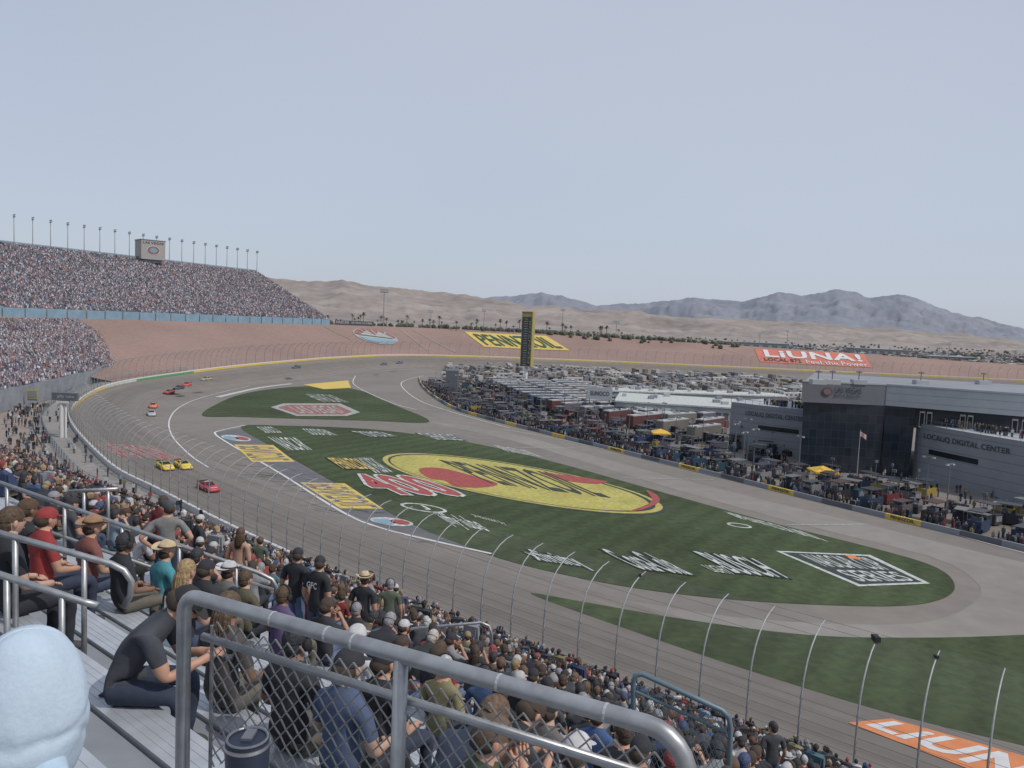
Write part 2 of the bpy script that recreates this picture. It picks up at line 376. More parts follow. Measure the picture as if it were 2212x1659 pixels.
# catch fence
fe=empty('catch_fence',path[10],label='tall curved catch fence with steel posts and cables',cat='fence')
prof=[(0,0),(0,2.4),(.08,4.2),(.35,5.5),(.85,6.6),(1.5,7.4),(2.3,8.0),(3.2,8.4),(4.2,8.6)]
def zprof(i,j): 
    o,z=prof[j];p=path[i]+IN[i]*o;return Vector((p.x,p.y,path[i].z+1.0+z))
b=MB();b.tube([(0,o,z) for o,z in prof],[.085,.08,.075,.07,.065,.06,.055,.05,.042],m_post,n=6)
for z in(1.,2.6,4.2):b.box((.0,.08,z),(.14,.08,.18),m_wire)
pm=b.mesh('post',True)
fi0=max(0,next(i for i in range(NP) if imgu(path[i])<2500 and path[i].y>5));cnt=0;bs=MB()
for i in range(fi0,NP):
    if cnt<100:
        o=bpy.data.objects.new('post',pm);o.parent=fe
        o.location=Vector((path[i].x,path[i].y,path[i].z+1))-fe.location;o.rotation_euler=(0,0,atan2(-IN[i].x,IN[i].y));COL.objects.link(o);cnt+=1
    elif i%2==0: bs.tube([zprof(i,j) for j in range(len(prof))],.07,m_wire,n=4)
bs.v=[p-fe.location for p in bs.v]
bs.obj('post_row',kind='stuff',parent=fe)
b=MB()
for hh in [(0,.4),(0,1.0),(0,1.6),(0,2.2),(.03,2.8),(.05,3.5),(.08,4.2),(.3,5.3),(.85,6.6),(1.5,7.4),(2.3,8.0),(3.2,8.4),(4.2,8.6)]:
    pts=[]
    for i in range(4,NP,1):
        p=path[i]+IN[i]*hh[0];pts.append(Vector((p.x,p.y,path[i].z+1+hh[1]))-fe.location)
    b.tube(pts,.015,m_wire,n=3,cap=False)
b.obj('cable',parent=fe)
vs=[];fs=[];n=len(prof)
for i in range(4,NP):
    for j in range(n):vs.append(tuple(zprof(i,j)-fe.location))
for i in range(NP-5):
    for j in range(n-1):fs.append((i*n+j,i*n+j+1,(i+1)*n+j+1,(i+1)*n+j))
me=bpy.data.meshes.new('wire_mesh');me.from_pydata(vs,[],fs);me.materials.append(m_mesh);finish(bpy.data.objects.new('wire_mesh',me),parent=fe)
for uu,sc_ in((1905,.9),(1975,.45),(1405,.45)):
    i=min(range(fi0,NP),key=lambda k:abs(imgu(zprof(k,7))-uu) if path[k].y<120 else 1e9);p=zprof(i,7)
    b=MB();b.box((0,0,.25),(.42,.7,.4),m_tyre);b.box((0,.5,.25),(.22,.25,.22),m_bdark);b.box((0,0,-.05),(.3,.3,.15),m_wire);o=b.obj('broadcast_camera',label='boxy broadcast camera mounted on a fence post',cat='camera',group='cameras on the fence');o.location=p;o.scale=(sc_,sc_,sc_)
cf=empty('concourse_fence',path[30]-IN[30]*8,label='blue-grey railing along the back of the concourse',cat='fence');L=cf.location
b=MB()
for h in(.15,.6,1.05,1.5):
    b.tube([path[i]-IN[i]*(6.2)+Vector((0,0,.25+h))-L for i in range(40,118)],.04,m_bluemetal,n=4)
b.obj('rail',parent=cf)
b=MB();b.box((0,0,.8),(.1,.1,1.6),m_bluemetal);fp=b.mesh('post')
for i in range(40,118):
    o=bpy.data.objects.new('post',fp);o.parent=cf;o.location=path[i]-IN[i]*6.2+Vector((0,0,.25))-L;COL.objects.link(o)
# ------------------------------------------------------------ berm
ul=Vector((-221,331,0));ur=Vector((-131,547,0));ud=(ur-ul).normalized();ub=Vector((-ud.y,ud.x,0))
tp=[ul-ud*60-ub*6,ul-ub*6,(ul+ur)/2-ub*6,ur-ub*6+ud*2]
TP=[Vector((p.x,p.y,23.5)) for p in tp]+[Vector(a) for a in((-97,612,23.4),(-43,640,23.4),(30,650,22.6),(115,655,21.3),(272,655,18.2),(432,650,13.8),(640,640,12))]
BT=[path[i]-IN[i]*4 for i in range(NP)]
tops=resample(catmull(TP,False,20),2.)
tops=[tops[int(k*(len(tops)-1)/260)] for k in range(261)]
i0=next(i for i in range(NP) if path[i].y>255)
bots=[]
for k in range(261):
    t=tops[k];bots.append(min(BT[i0-4:],key=lambda p:(Vector((p.x,p.y,0))-Vector((t.x,t.y,0))).length))
sm=[]
for k in range(261):
    a=Vector((0,0,0));c=0
    for j in range(-8,9):
        if 0<=k+j<261:a+=bots[k+j];c+=1
    sm.append(a/c)
vs=[];fs=[];R=10
for k in range(261):
    t=tops[k];bo=sm[k];od=Vector((t.x-bo.x,t.y-bo.y,0)).normalized()
    for j in range(R+1):
        f=j/R;p=bo.lerp(t,f);z=bo.z+.3+(t.z-bo.z-.3)*(f**1.1);vs.append((p.x,p.y,z+.15*noise.noise(p*.2)))
    p=t+od*70;vs.append((p.x,p.y,t.z-.5));p=t+od*120;vs.append((p.x,p.y,-.5))
n=R+3
for k in range(260):
    for j in range(n-1):fs.append((k*n+j,(k+1)*n+j,(k+1)*n+j+1,k*n+j+1))
me=bpy.data.meshes.new('embankment');me.from_pydata(vs,[],fs);me.materials.append(m_berm);me.update()
berm=finish(bpy.data.objects.new('embankment',me),label='reddish gravel embankment around the far turn',**STRUCT)
bvh=BVHTree.FromPolygons([Vector(v) for v in vs],fs)
def rayhit(u,v):
    d=ray(u,v).normalized();r=bvh.ray_cast(Vector((0,0,H)),d,5000)
    return r[0] if r[0] else D(u,v,620)
def dropper(h):
    def f(p):
        r=bvh.ray_cast(Vector((p.x,p.y,200)),Vector((0,0,-1)),400)
        return Vector((p.x,p.y,(r[0].z if r[0] else p.z)+h))
    return f
def bermquad(name,uv,mat,h,**k):
    q=[rayhit(*a) for a in uv];TL,TR,BR,BL=q;vs=[];fs=[];A,B=24,6;dr=dropper(h)
    for i in range(A+1):
        for j in range(B+1):
            a=i/A;c=j/B;vs.append(tuple(dr((TL*(1-a)+TR*a)*c+(BL*(1-a)+BR*a)*(1-c))))
    for i in range(A):
        for j in range(B):
            x=i*(B+1)+j;fs.append((x,x+B+1,x+B+2,x+1))
    me=bpy.data.meshes.new(name);me.from_pydata(vs,[],fs);me.materials.append(mat)
    return finish(bpy.data.objects.new(name,me),**k),q
def inq(q,a0,a1,b0,b1):
    TL,TR,BR,BL=q
    g=lambda a,c:(TL*(1-a)+TR*a)*(1-c)+(BL*(1-a)+BR*a)*c
    return [g(a0,b0),g(a1,b0),g(a1,b1),g(a0,b1)]
o,q=bermquad('embankment_sign',[(1003,717),(1180,726),(1232,758),(1046,750)],m_yel2,.3,label='yellow oil brand banner lying on the embankment',cat='sign')
quadtext('lettering','PENNZOIL',inq(q,.06,.95,.14,.90),m_green,drop=dropper(.7),bold=.012,parent=o)
o,q=bermquad('embankment_sign',[(1630,754),(1866,766),(1884,795),(1641,782)],m_liuna,.3,label='orange-red union banner lying on the embankment',cat='sign')
quadtext('lettering','LiUNA!',inq(q,.07,.95,.06,.62),m_white,drop=dropper(.7),bold=.03,parent=o)
quadtext('lettering','LOCAL 872',inq(q,.05,.38,.68,.92),m_black,drop=dropper(.7),bold=.01,parent=o)
quadtext('lettering','Feel the Power',inq(q,.42,.97,.70,.97),m_white,drop=dropper(.7),bold=.01,parent=o)
m_palered=M('faded_red_paint',(.27,.12,.11),.9,var=.25,scale=.8)
m_palew=M('faded_white_paint',(.32,.34,.32),.9,var=.3,scale=.8)
em=empty('speedway_emblem',rayhit(811,727),label='oval red, white and blue speedway emblem on the embankment',cat='sign')
def emb(poly,mat,h,nm):
    dr=dropper(h);vs=[]
    for a,c in poly:
        p=rayhit(811+a*47+c*13,727+a*5.2+c*17);vs.append(tuple(dr(p)-em.location))
    me=bpy.data.meshes.new(nm);me.from_pydata(vs,[],[tuple(range(len(vs)))]);me.materials.append(mat);finish(bpy.data.objects.new(nm,me),parent=em)
cir=[(cos(2*pi*i/32),sin(2*pi*i/32)) for i in range(32)]
emb(cir,m_palew,.3,'ring');emb([(a*.93,c*.93) for a,c in cir if c<.05],m_palered,.6,'upper_half')
emb([(a*.9,c*.9) for a,c in cir if c>.3],m_blue,.6,'lower_band')
emb([(-.75,.1),(-.3,-.5),(0,.0),(.3,-.6),(.8,.15)],m_palew,.85,'ridge')
for k in(-.6,-.3,0,.3,.6): emb([(k-.05,-.75+abs(k)*.3),(k+.03,-.75+abs(k)*.3),(k*.6+.1,-.1),(k*.6+.04,-.1)],m_palew,.85,'ray')
for a,c in(((865,712),(925,757)),((893,713),(985,762)),((1560,752),(1610,795)),((700,705),(760,735))):
    A_=rayhit(*a);B_=rayhit(*c);dr=dropper(.2);vs=[];s_=(B_-A_).cross(Vector((0,0,1))).normalized()*.8
    for k in range(17):
        p=A_.lerp(B_,k/16);vs+=[tuple(dr(p+s_)),tuple(dr(p-s_))]
    me=bpy.data.meshes.new('path');me.from_pydata(vs,[],[(2*k,2*k+1,2*k+3,2*k+2) for k in range(16)]);me.materials.append(m_desert);finish(bpy.data.objects.new('path',me),label='pale footpath up the embankment',**STRUCT)
# ------------------------------------------------------------ grass, paint
sheet('grass',gp((437,898),(470,872),(525,851),(600,839),(680,834),(750,838),(800,851),(850,874),(928,911),(800,909),(650,905),(520,901)),.05,m_grass,smooth=6,label='small mown grass island',**STRUCT)
sheet('grass',gp((520,922),(620,920),(780,926),(920,941),(1035,960),(1200,999),(1400,1055),(1640,1122),(1850,1175),(1985,1212),(2045,1240),(2062,1272),(2030,1296),(1950,1309),(1800,1308),(1600,1297),(1400,1275),(1220,1242),(1060,1200),(900,1137),(800,1085),(700,1030),(600,972)),.05,m_grass,smooth=6,label='large mown tri-oval grass field',**STRUCT)
sheet('grass',gp((1148,1284),(1250,1299),(1450,1334),(1700,1368),(1900,1378),(2212,1372),(2700,1340),(2900,1700),(2400,1655),(2212,1612),(1900,1535),(1600,1443),(1350,1358)),.05,m_grass,smooth=6,label='mown grass strip beside the front stretch',**STRUCT)
sheet('access_road',gp((925,912),(1100,950),(1400,1040),(1700,1125),(2000,1200),(2100,1250),(2115,1290),(2040,1335),(1900,1350),(1600,1335),(1300,1290),(1148,1283),(1250,1301),(1450,1336),(1700,1370),(1900,1382),(2230,1380),(2600,1360),(2500,1260),(2212,1215),(1900,1140),(1600,1068),(1300,990),(1100,935)),.02,m_road,smooth=3,label='light grey pit road asphalt',**STRUCT)
sheet('pit_apron',gp((465,935),(500,928),(522,925),(600,975),(700,1032),(800,1087),(900,1140),(1062,1197),(960,1170),(830,1142),(740,1105),(640,1045),(540,985)),.035,m_asph_dark,label='dark asphalt strip beside the grass',**STRUCT)
stripe('painted_line',gp((530,919),(478,930),(465,938),(500,962),(600,1020),(740,1107),(830,1143),(940,1170),(1062,1197)),.5,.07,m_white)
stripe('painted_line',gp((900,797),(760,806),(640,818),(540,834),(440,858),(388,880),(366,908),(372,942),(410,983),(450,1010)),.35,.07,m_white)
stripe('painted_line',gp((768,812),(763,828),(790,846),(850,872),(900,885)),.4,.07,m_white)
stripe('painted_line',gp((915,812),(875,822),(868,835),(905,865),(985,893),(1100,925)),.4,.07,m_white)
stripe('painted_line',gp((1090,928),(1250,958),(1540,1028),(1870,1105),(2212,1195),(2500,1265)),.25,.07,m_white)
stripe('painted_line',gp((470,858),(560,838),(630,829)),2.2,.06,m_paintw)
for a,c in(((1110,967),(1240,968)),((1350,1033),(1540,1037)),((1700,1135),(1875,1133)),((890,884),(975,886))):
    stripe('painted_line',gp(a,c),.25,.07,m_paintw,sub=0)
sheet('painted_panel',gp((655,831),(752,822),(758,838),(700,841)),.075,m_yel2,label='yellow painted panel at pit entry',**STRUCT)
sheet('painted_panel',gp((505,961),(590,962),(637,998),(545,999)),.075,m_yel2,label='yellow painted panel beside the grass',**STRUCT)
sheet('painted_panel',gp((648,1043),(745,1045),(828,1100),(735,1099)),.075,m_yel2,label='yellow painted panel beside the grass',**STRUCT)
gtext('PENNZOIL',[(512,964),(548,998),(628,995),(586,964)],m_asph_dark,z=.09,bold=.015)
gtext('PENNZOIL',[(656,1046),(742,1097),(818,1097),(740,1048)],m_asph_dark,z=.09,bold=.015)
def ellp(cx,cy,ax,ay,sl,n=56,k=1.):
    return [(cx+ax*k*cos(2*pi*i/n)+ay*k*.9*sin(2*pi*i/n)*1.0, cy+sl*ax*k*cos(2*pi*i/n)+ay*k*sin(2*pi*i/n)) for i in range(n)]
cx,cy=1130,1045
def EL_(k,dx=0,dy=0):return gp(*ellp(cx+dx,cy+dy,300,46,.155,k=k))
sheet('painted_emblem',EL_(1.015,3,2),.075,m_black,label='dark rim of the painted oil emblem',**STRUCT)
sheet('painted_emblem',EL_(1.0,-1,0),.09,m_yel,label='yellow oval painted on grass',**STRUCT)
sheet('painted_emblem',EL_(.955,-3,-1),.105,m_black,label='dark oval ring painted on grass',**STRUCT)
sheet('painted_emblem',EL_(.925,-7,-1),.12,m_yel,label='yellow oval centre painted on grass',**STRUCT)
sheet('painted_emblem',gp((905,1014),(950,1012),(1010,1026),(1075,1046),(1040,1055),(985,1052),(960,1040),(925,1034)),.135,m_red,smooth=4,label='red bell shape painted on the oval',**STRUCT)
sheet('painted_emblem',gp((1165,1022),(1240,1030),(1310,1041),(1290,1047),(1250,1044),(1215,1038)),.135,m_red,smooth=4,label='red bell shape painted on the oval',**STRUCT)
sheet('painted_emblem',gp((1395,1060),(1418,1070),(1424,1085),(1395,1100),(1360,1106),(1400,1090),(1408,1078)),.135,m_red,smooth=4,label='red crescent painted on the oval',**STRUCT)
gtext('PENNZOIL',[(945,994),(1195,1022),(1322,1078),(1062,1046)],m_black,z=.17,bold=.012)
gtext('400',[(745,1025),(890,1029),(1020,1074),(835,1070)],m_red,z=.18,bold=.03,outline=m_paintw,ow=.8)
gtext('PENNZOIL',[(706,990),(770,992),(812,1016),(742,1014)],m_yel2,z=.18,bold=.01,outline=m_black,ow=.7)
gtext('LAS VEGAS',[(765,990),(800,990),(850,1022),(812,1024)],m_paintw,z=.17,bold=.01)
gtext('jiffy lube',[(925,1105),(1010,1118),(1080,1162),(985,1140)],m_paintw,z=.10,bold=.015,shear=.2)
sheet('painted_logo',gp(*ellp(915,1098,50,9,.12)),.09,m_paintw,label='white oval logo painted on grass',**STRUCT)
sheet('painted_logo',gp(*ellp(915,1098,42,7,.12)),.105,m_grass,label='green centre of oval logo',**STRUCT)
gtext('J',[(900,1092),(915,1093),(935,1104),(918,1102)],m_paintw,z=.12,bold=.03)
gtext('presented by',[(1012,1108),(1085,1128),(1098,1138),(1030,1120)],m_paintw,z=.10,bold=.0)
gtext('xfinity',[(1112,1184),(1215,1200),(1300,1238),(1180,1222)],m_paintw,z=.15,bold=.01,outline=m_black,ow=.5)
gtext('Coca-Cola',[(1288,1186),(1400,1196),(1500,1245),(1385,1232)],m_paintw,z=.15,bold=.01,outline=m_black,ow=.5,shear=.3)
gtext('BUSCH',[(1495,1192),(1625,1208),(1705,1252),(1590,1240)],m_paintw,z=.15,bold=.01,outline=m_black,ow=.5)
gtext('LIGHT',[(1512,1222),(1560,1226),(1590,1244),(1545,1238)],m_paintw,z=.17,bold=.01)
q0=[(1675,1191),(1880,1200),(2010,1262),(1855,1268)]
sheet('painted_logo',gp(*q0),.09,m_paintw,label='white framed sponsor box painted on grass',**STRUCT)
sheet('painted_logo',gp((1690,1194),(1874,1203),(1992,1259),(1858,1264)),.105,m_black,label='dark centre of sponsor box',**STRUCT)
gtext('NASCAR CUP',[(1725,1198),(1868,1206),(1930,1234),(1785,1226)],m_paintw,z=.125,bold=.01)
gtext('SERIES',[(1800,1232),(1932,1237),(1978,1257),(1858,1258)],m_paintw,z=.125,bold=.01)
sheet('painted_logo',gp((1822,1200),(1842,1201),(1862,1210),(1840,1209)),.14,m_orange,label='orange bar painted on sponsor box',**STRUCT)
gtext('#PENNZOIL400',[(1555,1103),(1730,1148),(1802,1176),(1600,1122)],m_paintw,z=.10,bold=.015)
gtext('#PENNZOIL400',[(1060,961),(1130,972),(1182,992),(1098,977)],m_paintw,z=.10,bold=.01)
sheet('painted_logo',gp(*ellp(1597,1136,27,5,.12)),.09,m_paintw,label='small white oval logo on grass',**STRUCT)
sheet('painted_logo',gp(*ellp(1597,1136,21,3.4,.12)),.105,m_grass,label='green centre of small oval logo',**STRUCT)
gtext('SUNOCO',[(553,922),(585,922),(612,936),(575,936)],m_paintw,bold=.01)
gtext('GOODYEAR',[(650,926),(700,928),(730,941),(675,940)],m_paintw,bold=.01)
gtext('TOYOTA',[(757,932),(825,934),(860,944),(800,945)],m_paintw,bold=.01,z=.15,outline=m_black,ow=.6)
gtext('CHEVROLET',[(895,936),(975,940),(1010,953),(945,951)],m_paintw,bold=.01,z=.15,outline=m_black,ow=.6)
gtext('NASCAR',[(577,944),(640,946),(675,973),(625,974)],m_paintw,bold=.01)
sheet('painted_logo',gp((585,880),(612,872),(735,872),(778,891),(750,899),(640,899)),.09,m_palew,label='faded white frame of red logo on grass',**STRUCT)
sheet('painted_logo',gp((600,881),(622,875),(727,875),(762,890),(742,896),(645,896)),.105,m_palered,label='faded red panel painted on grass',**STRUCT)
gtext('LAS VEGAS',[(620,877),(722,877),(745,893),(650,894)],m_palew,z=.125,bold=.01)
gtext('#NASCAR',[(652,850),(715,853),(760,872),(700,870)],m_palew,z=.1,bold=.01)
gtext('LAS VEGAS',[(203,957),(325,965),(405,996),(262,988)],m_red,z=.10,bold=.02,outline=m_palew,ow=.5)
for c,ax in(((510,947),32),((846,1128),46)):
    sheet('painted_logo',gp(*ellp(c[0],c[1],ax,ax*.2,.08)),.085,m_paintw,label='white badge painted on apron',**STRUCT)
    sheet('painted_logo',gp(*ellp(c[0]-ax*.35,c[1],ax*.5,ax*.13,.08)),.1,m_blue,label='blue half of painted badge',**STRUCT)
    sheet('painted_logo',gp(*ellp(c[0]+ax*.4,c[1]+1,ax*.45,ax*.12,.08)),.1,m_red,label='red half of painted badge',**STRUCT)
oq=[(1925,1554),(2520,1722),(2370,1770),(1832,1563)]
sheet('painted_panel',gp(*oq),.085,m_orange,label='orange painted sponsor panel on the asphalt',**STRUCT)
gtext('LiUNA!',[(1932,1560),(2450,1708),(2330,1742),(1868,1568)],m_white,z=.105,bold=.035)
for k in range(34):
    u=uni(480,950);v=1000+(u-480)*.33+uni(-10,45);p=W(u,v);a=uni(-.9,.5);r=uni(5,14)
    pts=[p+Vector((cos(a+t*.25)*r*t*.5,sin(a+t*.25)*r*t*.5,0)) for t in range(5)]
    stripe('dark_streak',pts,.22,.045,m_asph_dark)  # random curved dark streaks across the asphalt
# ------------------------------------------------------------ crowd templates (triangles)
def tri_box(b0,b1,lab):
    V=list(b0)+list(b1);Q=[(3,2,1,0),(4,5,6,7),(0,1,5,4),(1,2,6,5),(2,3,7,6),(3,0,4,7)];Fx=[]
    for q in Q:Fx+=[(q[0],q[1],q[2]),(q[0],q[2],q[3])]
    return V,Fx,[lab]*12
def rect(x0,x1,y0,y1,z):return[(x0,y0,z),(x1,y0,z),(x1,y1,z),(x0,y1,z)]
def ico(c,r,lab,hat=None):
    bm=bmesh.new();bmesh.ops.create_icosphere(bm,subdivisions=1,radius=1);V=[(c[0]+v.co.x*r[0],c[1]+v.co.y*r[1],c[2]+v.co.z*r[2]) for v in bm.verts]
    Fx=[];Lb=[]
    for f in bm.faces:
        Fx.append(tuple(v.index for v in f.verts));Lb.append(hat if hat is not None and (f.calc_center_median().z>.15 or f.calc_center_median().y<-.35) else lab)
    bm.free();return V,Fx,Lb
def comb(*parts):
    V=[];Fx=[];L_=[]
    for v,f,l in parts:
        o=len(V);V+=v;Fx+=[tuple(a+o for a in t) for t in f];L_+=l
    return np.array(V,float),np.array(Fx,int),np.array(L_,int)
TSIT=comb(tri_box(rect(-.16,.16,-.1,.12,.45),rect(-.21,.21,-.08,.12,1.0),0),tri_box(rect(-.2,.2,-.08,.1,1.0),rect(-.06,.06,-.04,.06,1.08),0),
  ico((0,.04,1.2),(.10,.115,.14),1,hat=2),tri_box(rect(-.17,-.02,.0,.5,.42),rect(-.17,-.03,0,.48,.58),3),tri_box(rect(.02,.17,.0,.5,.42),rect(.03,.17,0,.48,.58),3),
  tri_box(rect(-.28,-.18,-.05,.3,.6),rect(-.26,-.18,-.05,.08,.98),0),tri_box(rect(.18,.28,-.05,.3,.6),rect(.18,.26,-.05,.08,.98),0),
  tri_box(rect(-.18,-.05,.36,.5,0),rect(-.17,-.05,.36,.5,.45),3),tri_box(rect(.05,.18,.36,.5,0),rect(.05,.17,.36,.5,.45),3))
TTINY=comb(tri_box(rect(-.2,.2,-.12,.25,.3),rect(-.22,.22,-.1,.1,1.02),0),ico((0,.03,1.17),(.12,.13,.16),1,hat=2))
TSTAND=comb(tri_box(rect(-.17,-.02,-.09,.09,0),rect(-.17,-.01,-.1,.1,.9),3),tri_box(rect(.02,.17,-.09,.09,0),rect(.01,.17,-.1,.1,.9),3),tri_box(rect(-.17,.17,-.11,.11,.88),rect(-.22,.22,-.1,.1,1.45),0),
  tri_box(rect(-.3,-.21,-.06,.1,.85),rect(-.26,-.19,-.06,.06,1.43),0),tri_box(rect(.21,.3,-.06,.1,.85),rect(.19,.26,-.06,.06,1.43),0),ico((0,.02,1.62),(.10,.11,.14),1,hat=2))
SH=[(.03,.032,.04)]*13+[(.06,.065,.075)]*4+[(.45,.46,.48)]*2+[(.22,.23,.25)]*2+[(.035,.05,.11),(.045,.08,.17),(.20,.035,.035),(.24,.05,.045),(.09,.11,.08),(.13,.10,.08),(.22,.20,.11),(.19,.25,.33),(.08,.15,.18)]
SK=[(.42,.25,.18),(.46,.29,.21),(.34,.20,.14),(.25,.14,.1)]
HT=[(.03,.03,.035)]*7+[(.06,.04,.03)]*4+[(.12,.075,.05)]*2+[(.42,.42,.42)]*2+[(.22,.05,.05),(.26,.2,.12),(.05,.07,.15),(.24,.24,.26)]
PT=[(.05,.07,.12),(.03,.03,.04),(.07,.10,.17),(.14,.12,.10)]
def crowd(name,T,inst,label,mat=m_att,cat='crowd',pal=None):
    V,Fx,Lb=T;n=len(inst);A=np.array([i[:5] for i in inst]);nv=len(V)
    c,s=np.cos(A[:,3]),np.sin(A[:,3]);sc=A[:,4][:,None]
    X=(V[None,:,0]*c[:,None]-V[None,:,1]*s[:,None])*sc+A[:,0][:,None]
    Y=(V[None,:,0]*s[:,None]+V[None,:,1]*c[:,None])*sc+A[:,1][:,None]
    Z=V[None,:,2]*sc+A[:,2][:,None]
    co_=np.stack([X,Y,Z],-1).reshape(-1,3);ff=(Fx[None]+(np.arange(n)*nv)[:,None,None]).reshape(-1,3)
    me=bpy.data.meshes.new(name);me.from_pydata(co_.tolist(),[],ff.tolist());me.materials.append(mat)
    pals=pal or[np.array(SH),np.array(SK),np.array(HT),np.array(PT)]
    rg=np.random.RandomState(len(inst));cols=np.ones((n,len(Fx),4))
    for l,P in enumerate(pals):
        ch=P[rg.randint(0,len(P),n)]*rg.uniform(.8,1.2,(n,1));msk=Lb==l
        cols[:,msk,:3]=ch[:,None,:]
    at=me.attributes.new('col','FLOAT_COLOR','FACE');at.data.foreach_set('color',cols.reshape(-1).astype(np.float32));me.update()
    o=finish(bpy.data.objects.new(name,me),label=label,kind='stuff');o['category']=cat;return o
FARPAL=[np.array([(.06,.065,.09)]*5+[(.12,.13,.17)]*3+[(.5,.5,.55)]*3+[(.26,.27,.33)]*3+[(.08,.12,.22),(.32,.1,.1),(.26,.18,.16),(.38,.26,.25)]),np.array([(.38,.27,.23),(.43,.30,.26)]),np.array([(.08,.08,.1),(.14,.11,.10),(.42,.42,.44),(.1,.08,.08)]),np.array(PT)]
# ------------------------------------------------------------ far stands
def farstand(name,bots,tops,label,rows,dens,blue=None):
    st=empty(name,bots[0],label=label,cat='grandstand')
    b=MB();L=st.location;inst=[]
    nseg=len(bots)-1
    for k in range(nseg):
        b0,b1,t0,t1=bots[k],bots[k+1],tops[k],tops[k+1]
        for r in range(rows):
            f=r/rows;g=(r+1)/rows
            a,c=b0.lerp(t0,f),b1.lerp(t1,f);d,e=b0.lerp(t0,g),b1.lerp(t1,g)
            P=[Vector((a.x,a.y,a.z)),Vector((c.x,c.y,c.z)),Vector((e.x,e.y,c.z)),Vector((d.x,d.y,a.z)),Vector((e.x,e.y,e.z)),Vector((d.x,d.y,d.z))]
            b.add([p-L for p in P],[(0,1,2,3),(3,2,4,5)],m_deck)
            ln=(c-a).length;nn=int(ln/.55);yaw=atan2(-(a-d).x,(a-d).y)
            for i in range(nn):
                s=(i+.5)/nn;pos=i*.55
                cl=.75+.5*noise.noise(Vector((pos*.08,r*.22,k*9.)))
                if (rnd()<dens*cl and pos%14>1.2) or rnd()<.06:
                    p=a.lerp(c,s).lerp(d.lerp(e,s),.3);inst.append((p.x,p.y,a.z+(c.z-a.z)*s,yaw+uni(-.4,.4),uni(.92,1.12)))
    for (p,q) in list(zip(bots,bots[1:]))+[(bots[-1],tops[-1])]+list(zip(tops[::-1],tops[::-1][1:])):
        b.add([Vector((p.x,p.y,0))-L,Vector((q.x,q.y,0))-L,q-L,p-L],[(0,1,2,3)],m_deck)
    b.obj('seating_deck',parent=st);return st,inst
lb=[Vector((-118,130,6)),Vector((-138,206,6)),Vector((-151,273,6.5)),Vector((-163,343,7.5))]
lt=[Vector((-160,140,23.3)),Vector((-176,218,23.3)),Vector((-188,285,23.3)),Vector((-200,350,23.3))]
st,ins=farstand('lower_grandstand',lb,lt,'packed lower grandstand at the end of the straight',38,.95)
crowd('crowd',TTINY,ins,'packed spectators in the lower stand',pal=FARPAL)
zb=27.5;zt=60.0
f0_=ul-ud*70;bo=[Vector((p.x,p.y,zb)) for p in(f0_,f0_.lerp(ur,.5),ur)]
to=[Vector((p.x,p.y,zt))+ub*66 for p in(f0_,f0_.lerp(ur,.5),ur)]
st,ins=farstand('upper_grandstand',bo,to,'huge packed grandstand with blue base wall',62,.95)
L=st.location
b=MB();n=30
for k in range(n):
    a=f0_.lerp(ur,k/n)-ub*.4;c=f0_.lerp(ur,(k+.93)/n)-ub*.4
    P=[Vector((a.x,a.y,23)),Vector((c.x,c.y,23)),Vector((c.x,c.y,27.6)),Vector((a.x,a.y,27.6))]
    b.add([p-L for p in P],[(0,1,2,3)],m_blue)
b.obj('blue_wall',parent=st)
b=MB();a=to[0];c=to[-1]
b.tube([a+Vector((0,0,1.2))-L,c+Vector((0,0,1.2))-L],.15,m_blue,n=4)
b.add([p-L for p in(a,c,c+Vector((0,0,1)),a+Vector((0,0,1)))],[(0,1,2,3)],m_blue)
b.obj('back_rail',parent=st)
crowd('crowd',TTINY,ins,'packed spectators in the upper stand',pal=FARPAL)
bb=MB();bb.tube([(0,0,0),(0,0,15)],[.26,.15],m_bgray,n=6);mast_m=bb.mesh('mast')
bb=MB();bb.box((0,0,15),(3.4,.3,.3),m_wire);bb.box((0,0,16.),(3.4,.3,.25),m_wire)
for x in(-1.5,-.5,.5,1.5):
    bb.box((x,.2,15.35),(.7,.5,.5),m_bgray2);bb.box((x,.2,16.3),(.7,.5,.5),m_bgray2)
head_m=bb.mesh('lamp_head')
def mast(loc,sc,lab,grp,yaw):
    o=bpy.data.objects.new('light_mast',mast_m);o.location=loc;o.scale=(sc,sc,sc);o.rotation_euler=(0,0,yaw)
    finish(o,label=lab,cat='light mast',group=grp);h=bpy.data.objects.new('lamp_head',head_m);h.parent=o;COL.objects.link(h)
yaw_st=atan2(ub.x,-ub.y)
for k in range(22):
    p=(f0_.lerp(ur,.30+.7*k/21)+ub*66);mast(Vector((p.x,p.y,59.5)),.96,'tall stadium light mast behind the packed stand','stand light masts',yaw_st+1.2)
p=D(828,704,640);mast(Vector((p.x,p.y,22)),1.95,'tall light mast on the embankment','track light masts',0)
for u,v in((1215,698),(1045,705),(1700,742),(2048,775),(1640,752),(1330,735),(2190,790),(930,705)):
    p=D(u,v,700);mast(Vector((p.x,p.y,p.z-8)),uni(1.2,1.6),'slim light mast behind the embankment','track light masts',uni(0,1))
p=f0_.lerp(ur,.675)+ub*63;tw=empty('roof_tower',(p.x,p.y,58),label='cream box tower with speedway emblems on top of the stand',cat='tower')
b=MB();m_cream=M('cream_panel',(.34,.33,.32),.8,var=.05);R=Matrix.Rotation(.75,4,'Z')
b.box((0,0,7.4),(14,12,11.6),m_cream,X=R);b.box((0,0,1.),(11,9,2.6),m_bgray,X=R);b.box((0,0,13.4),(14.6,12.6,.4),m_bgray,X=R);b.obj('block',parent=tw)
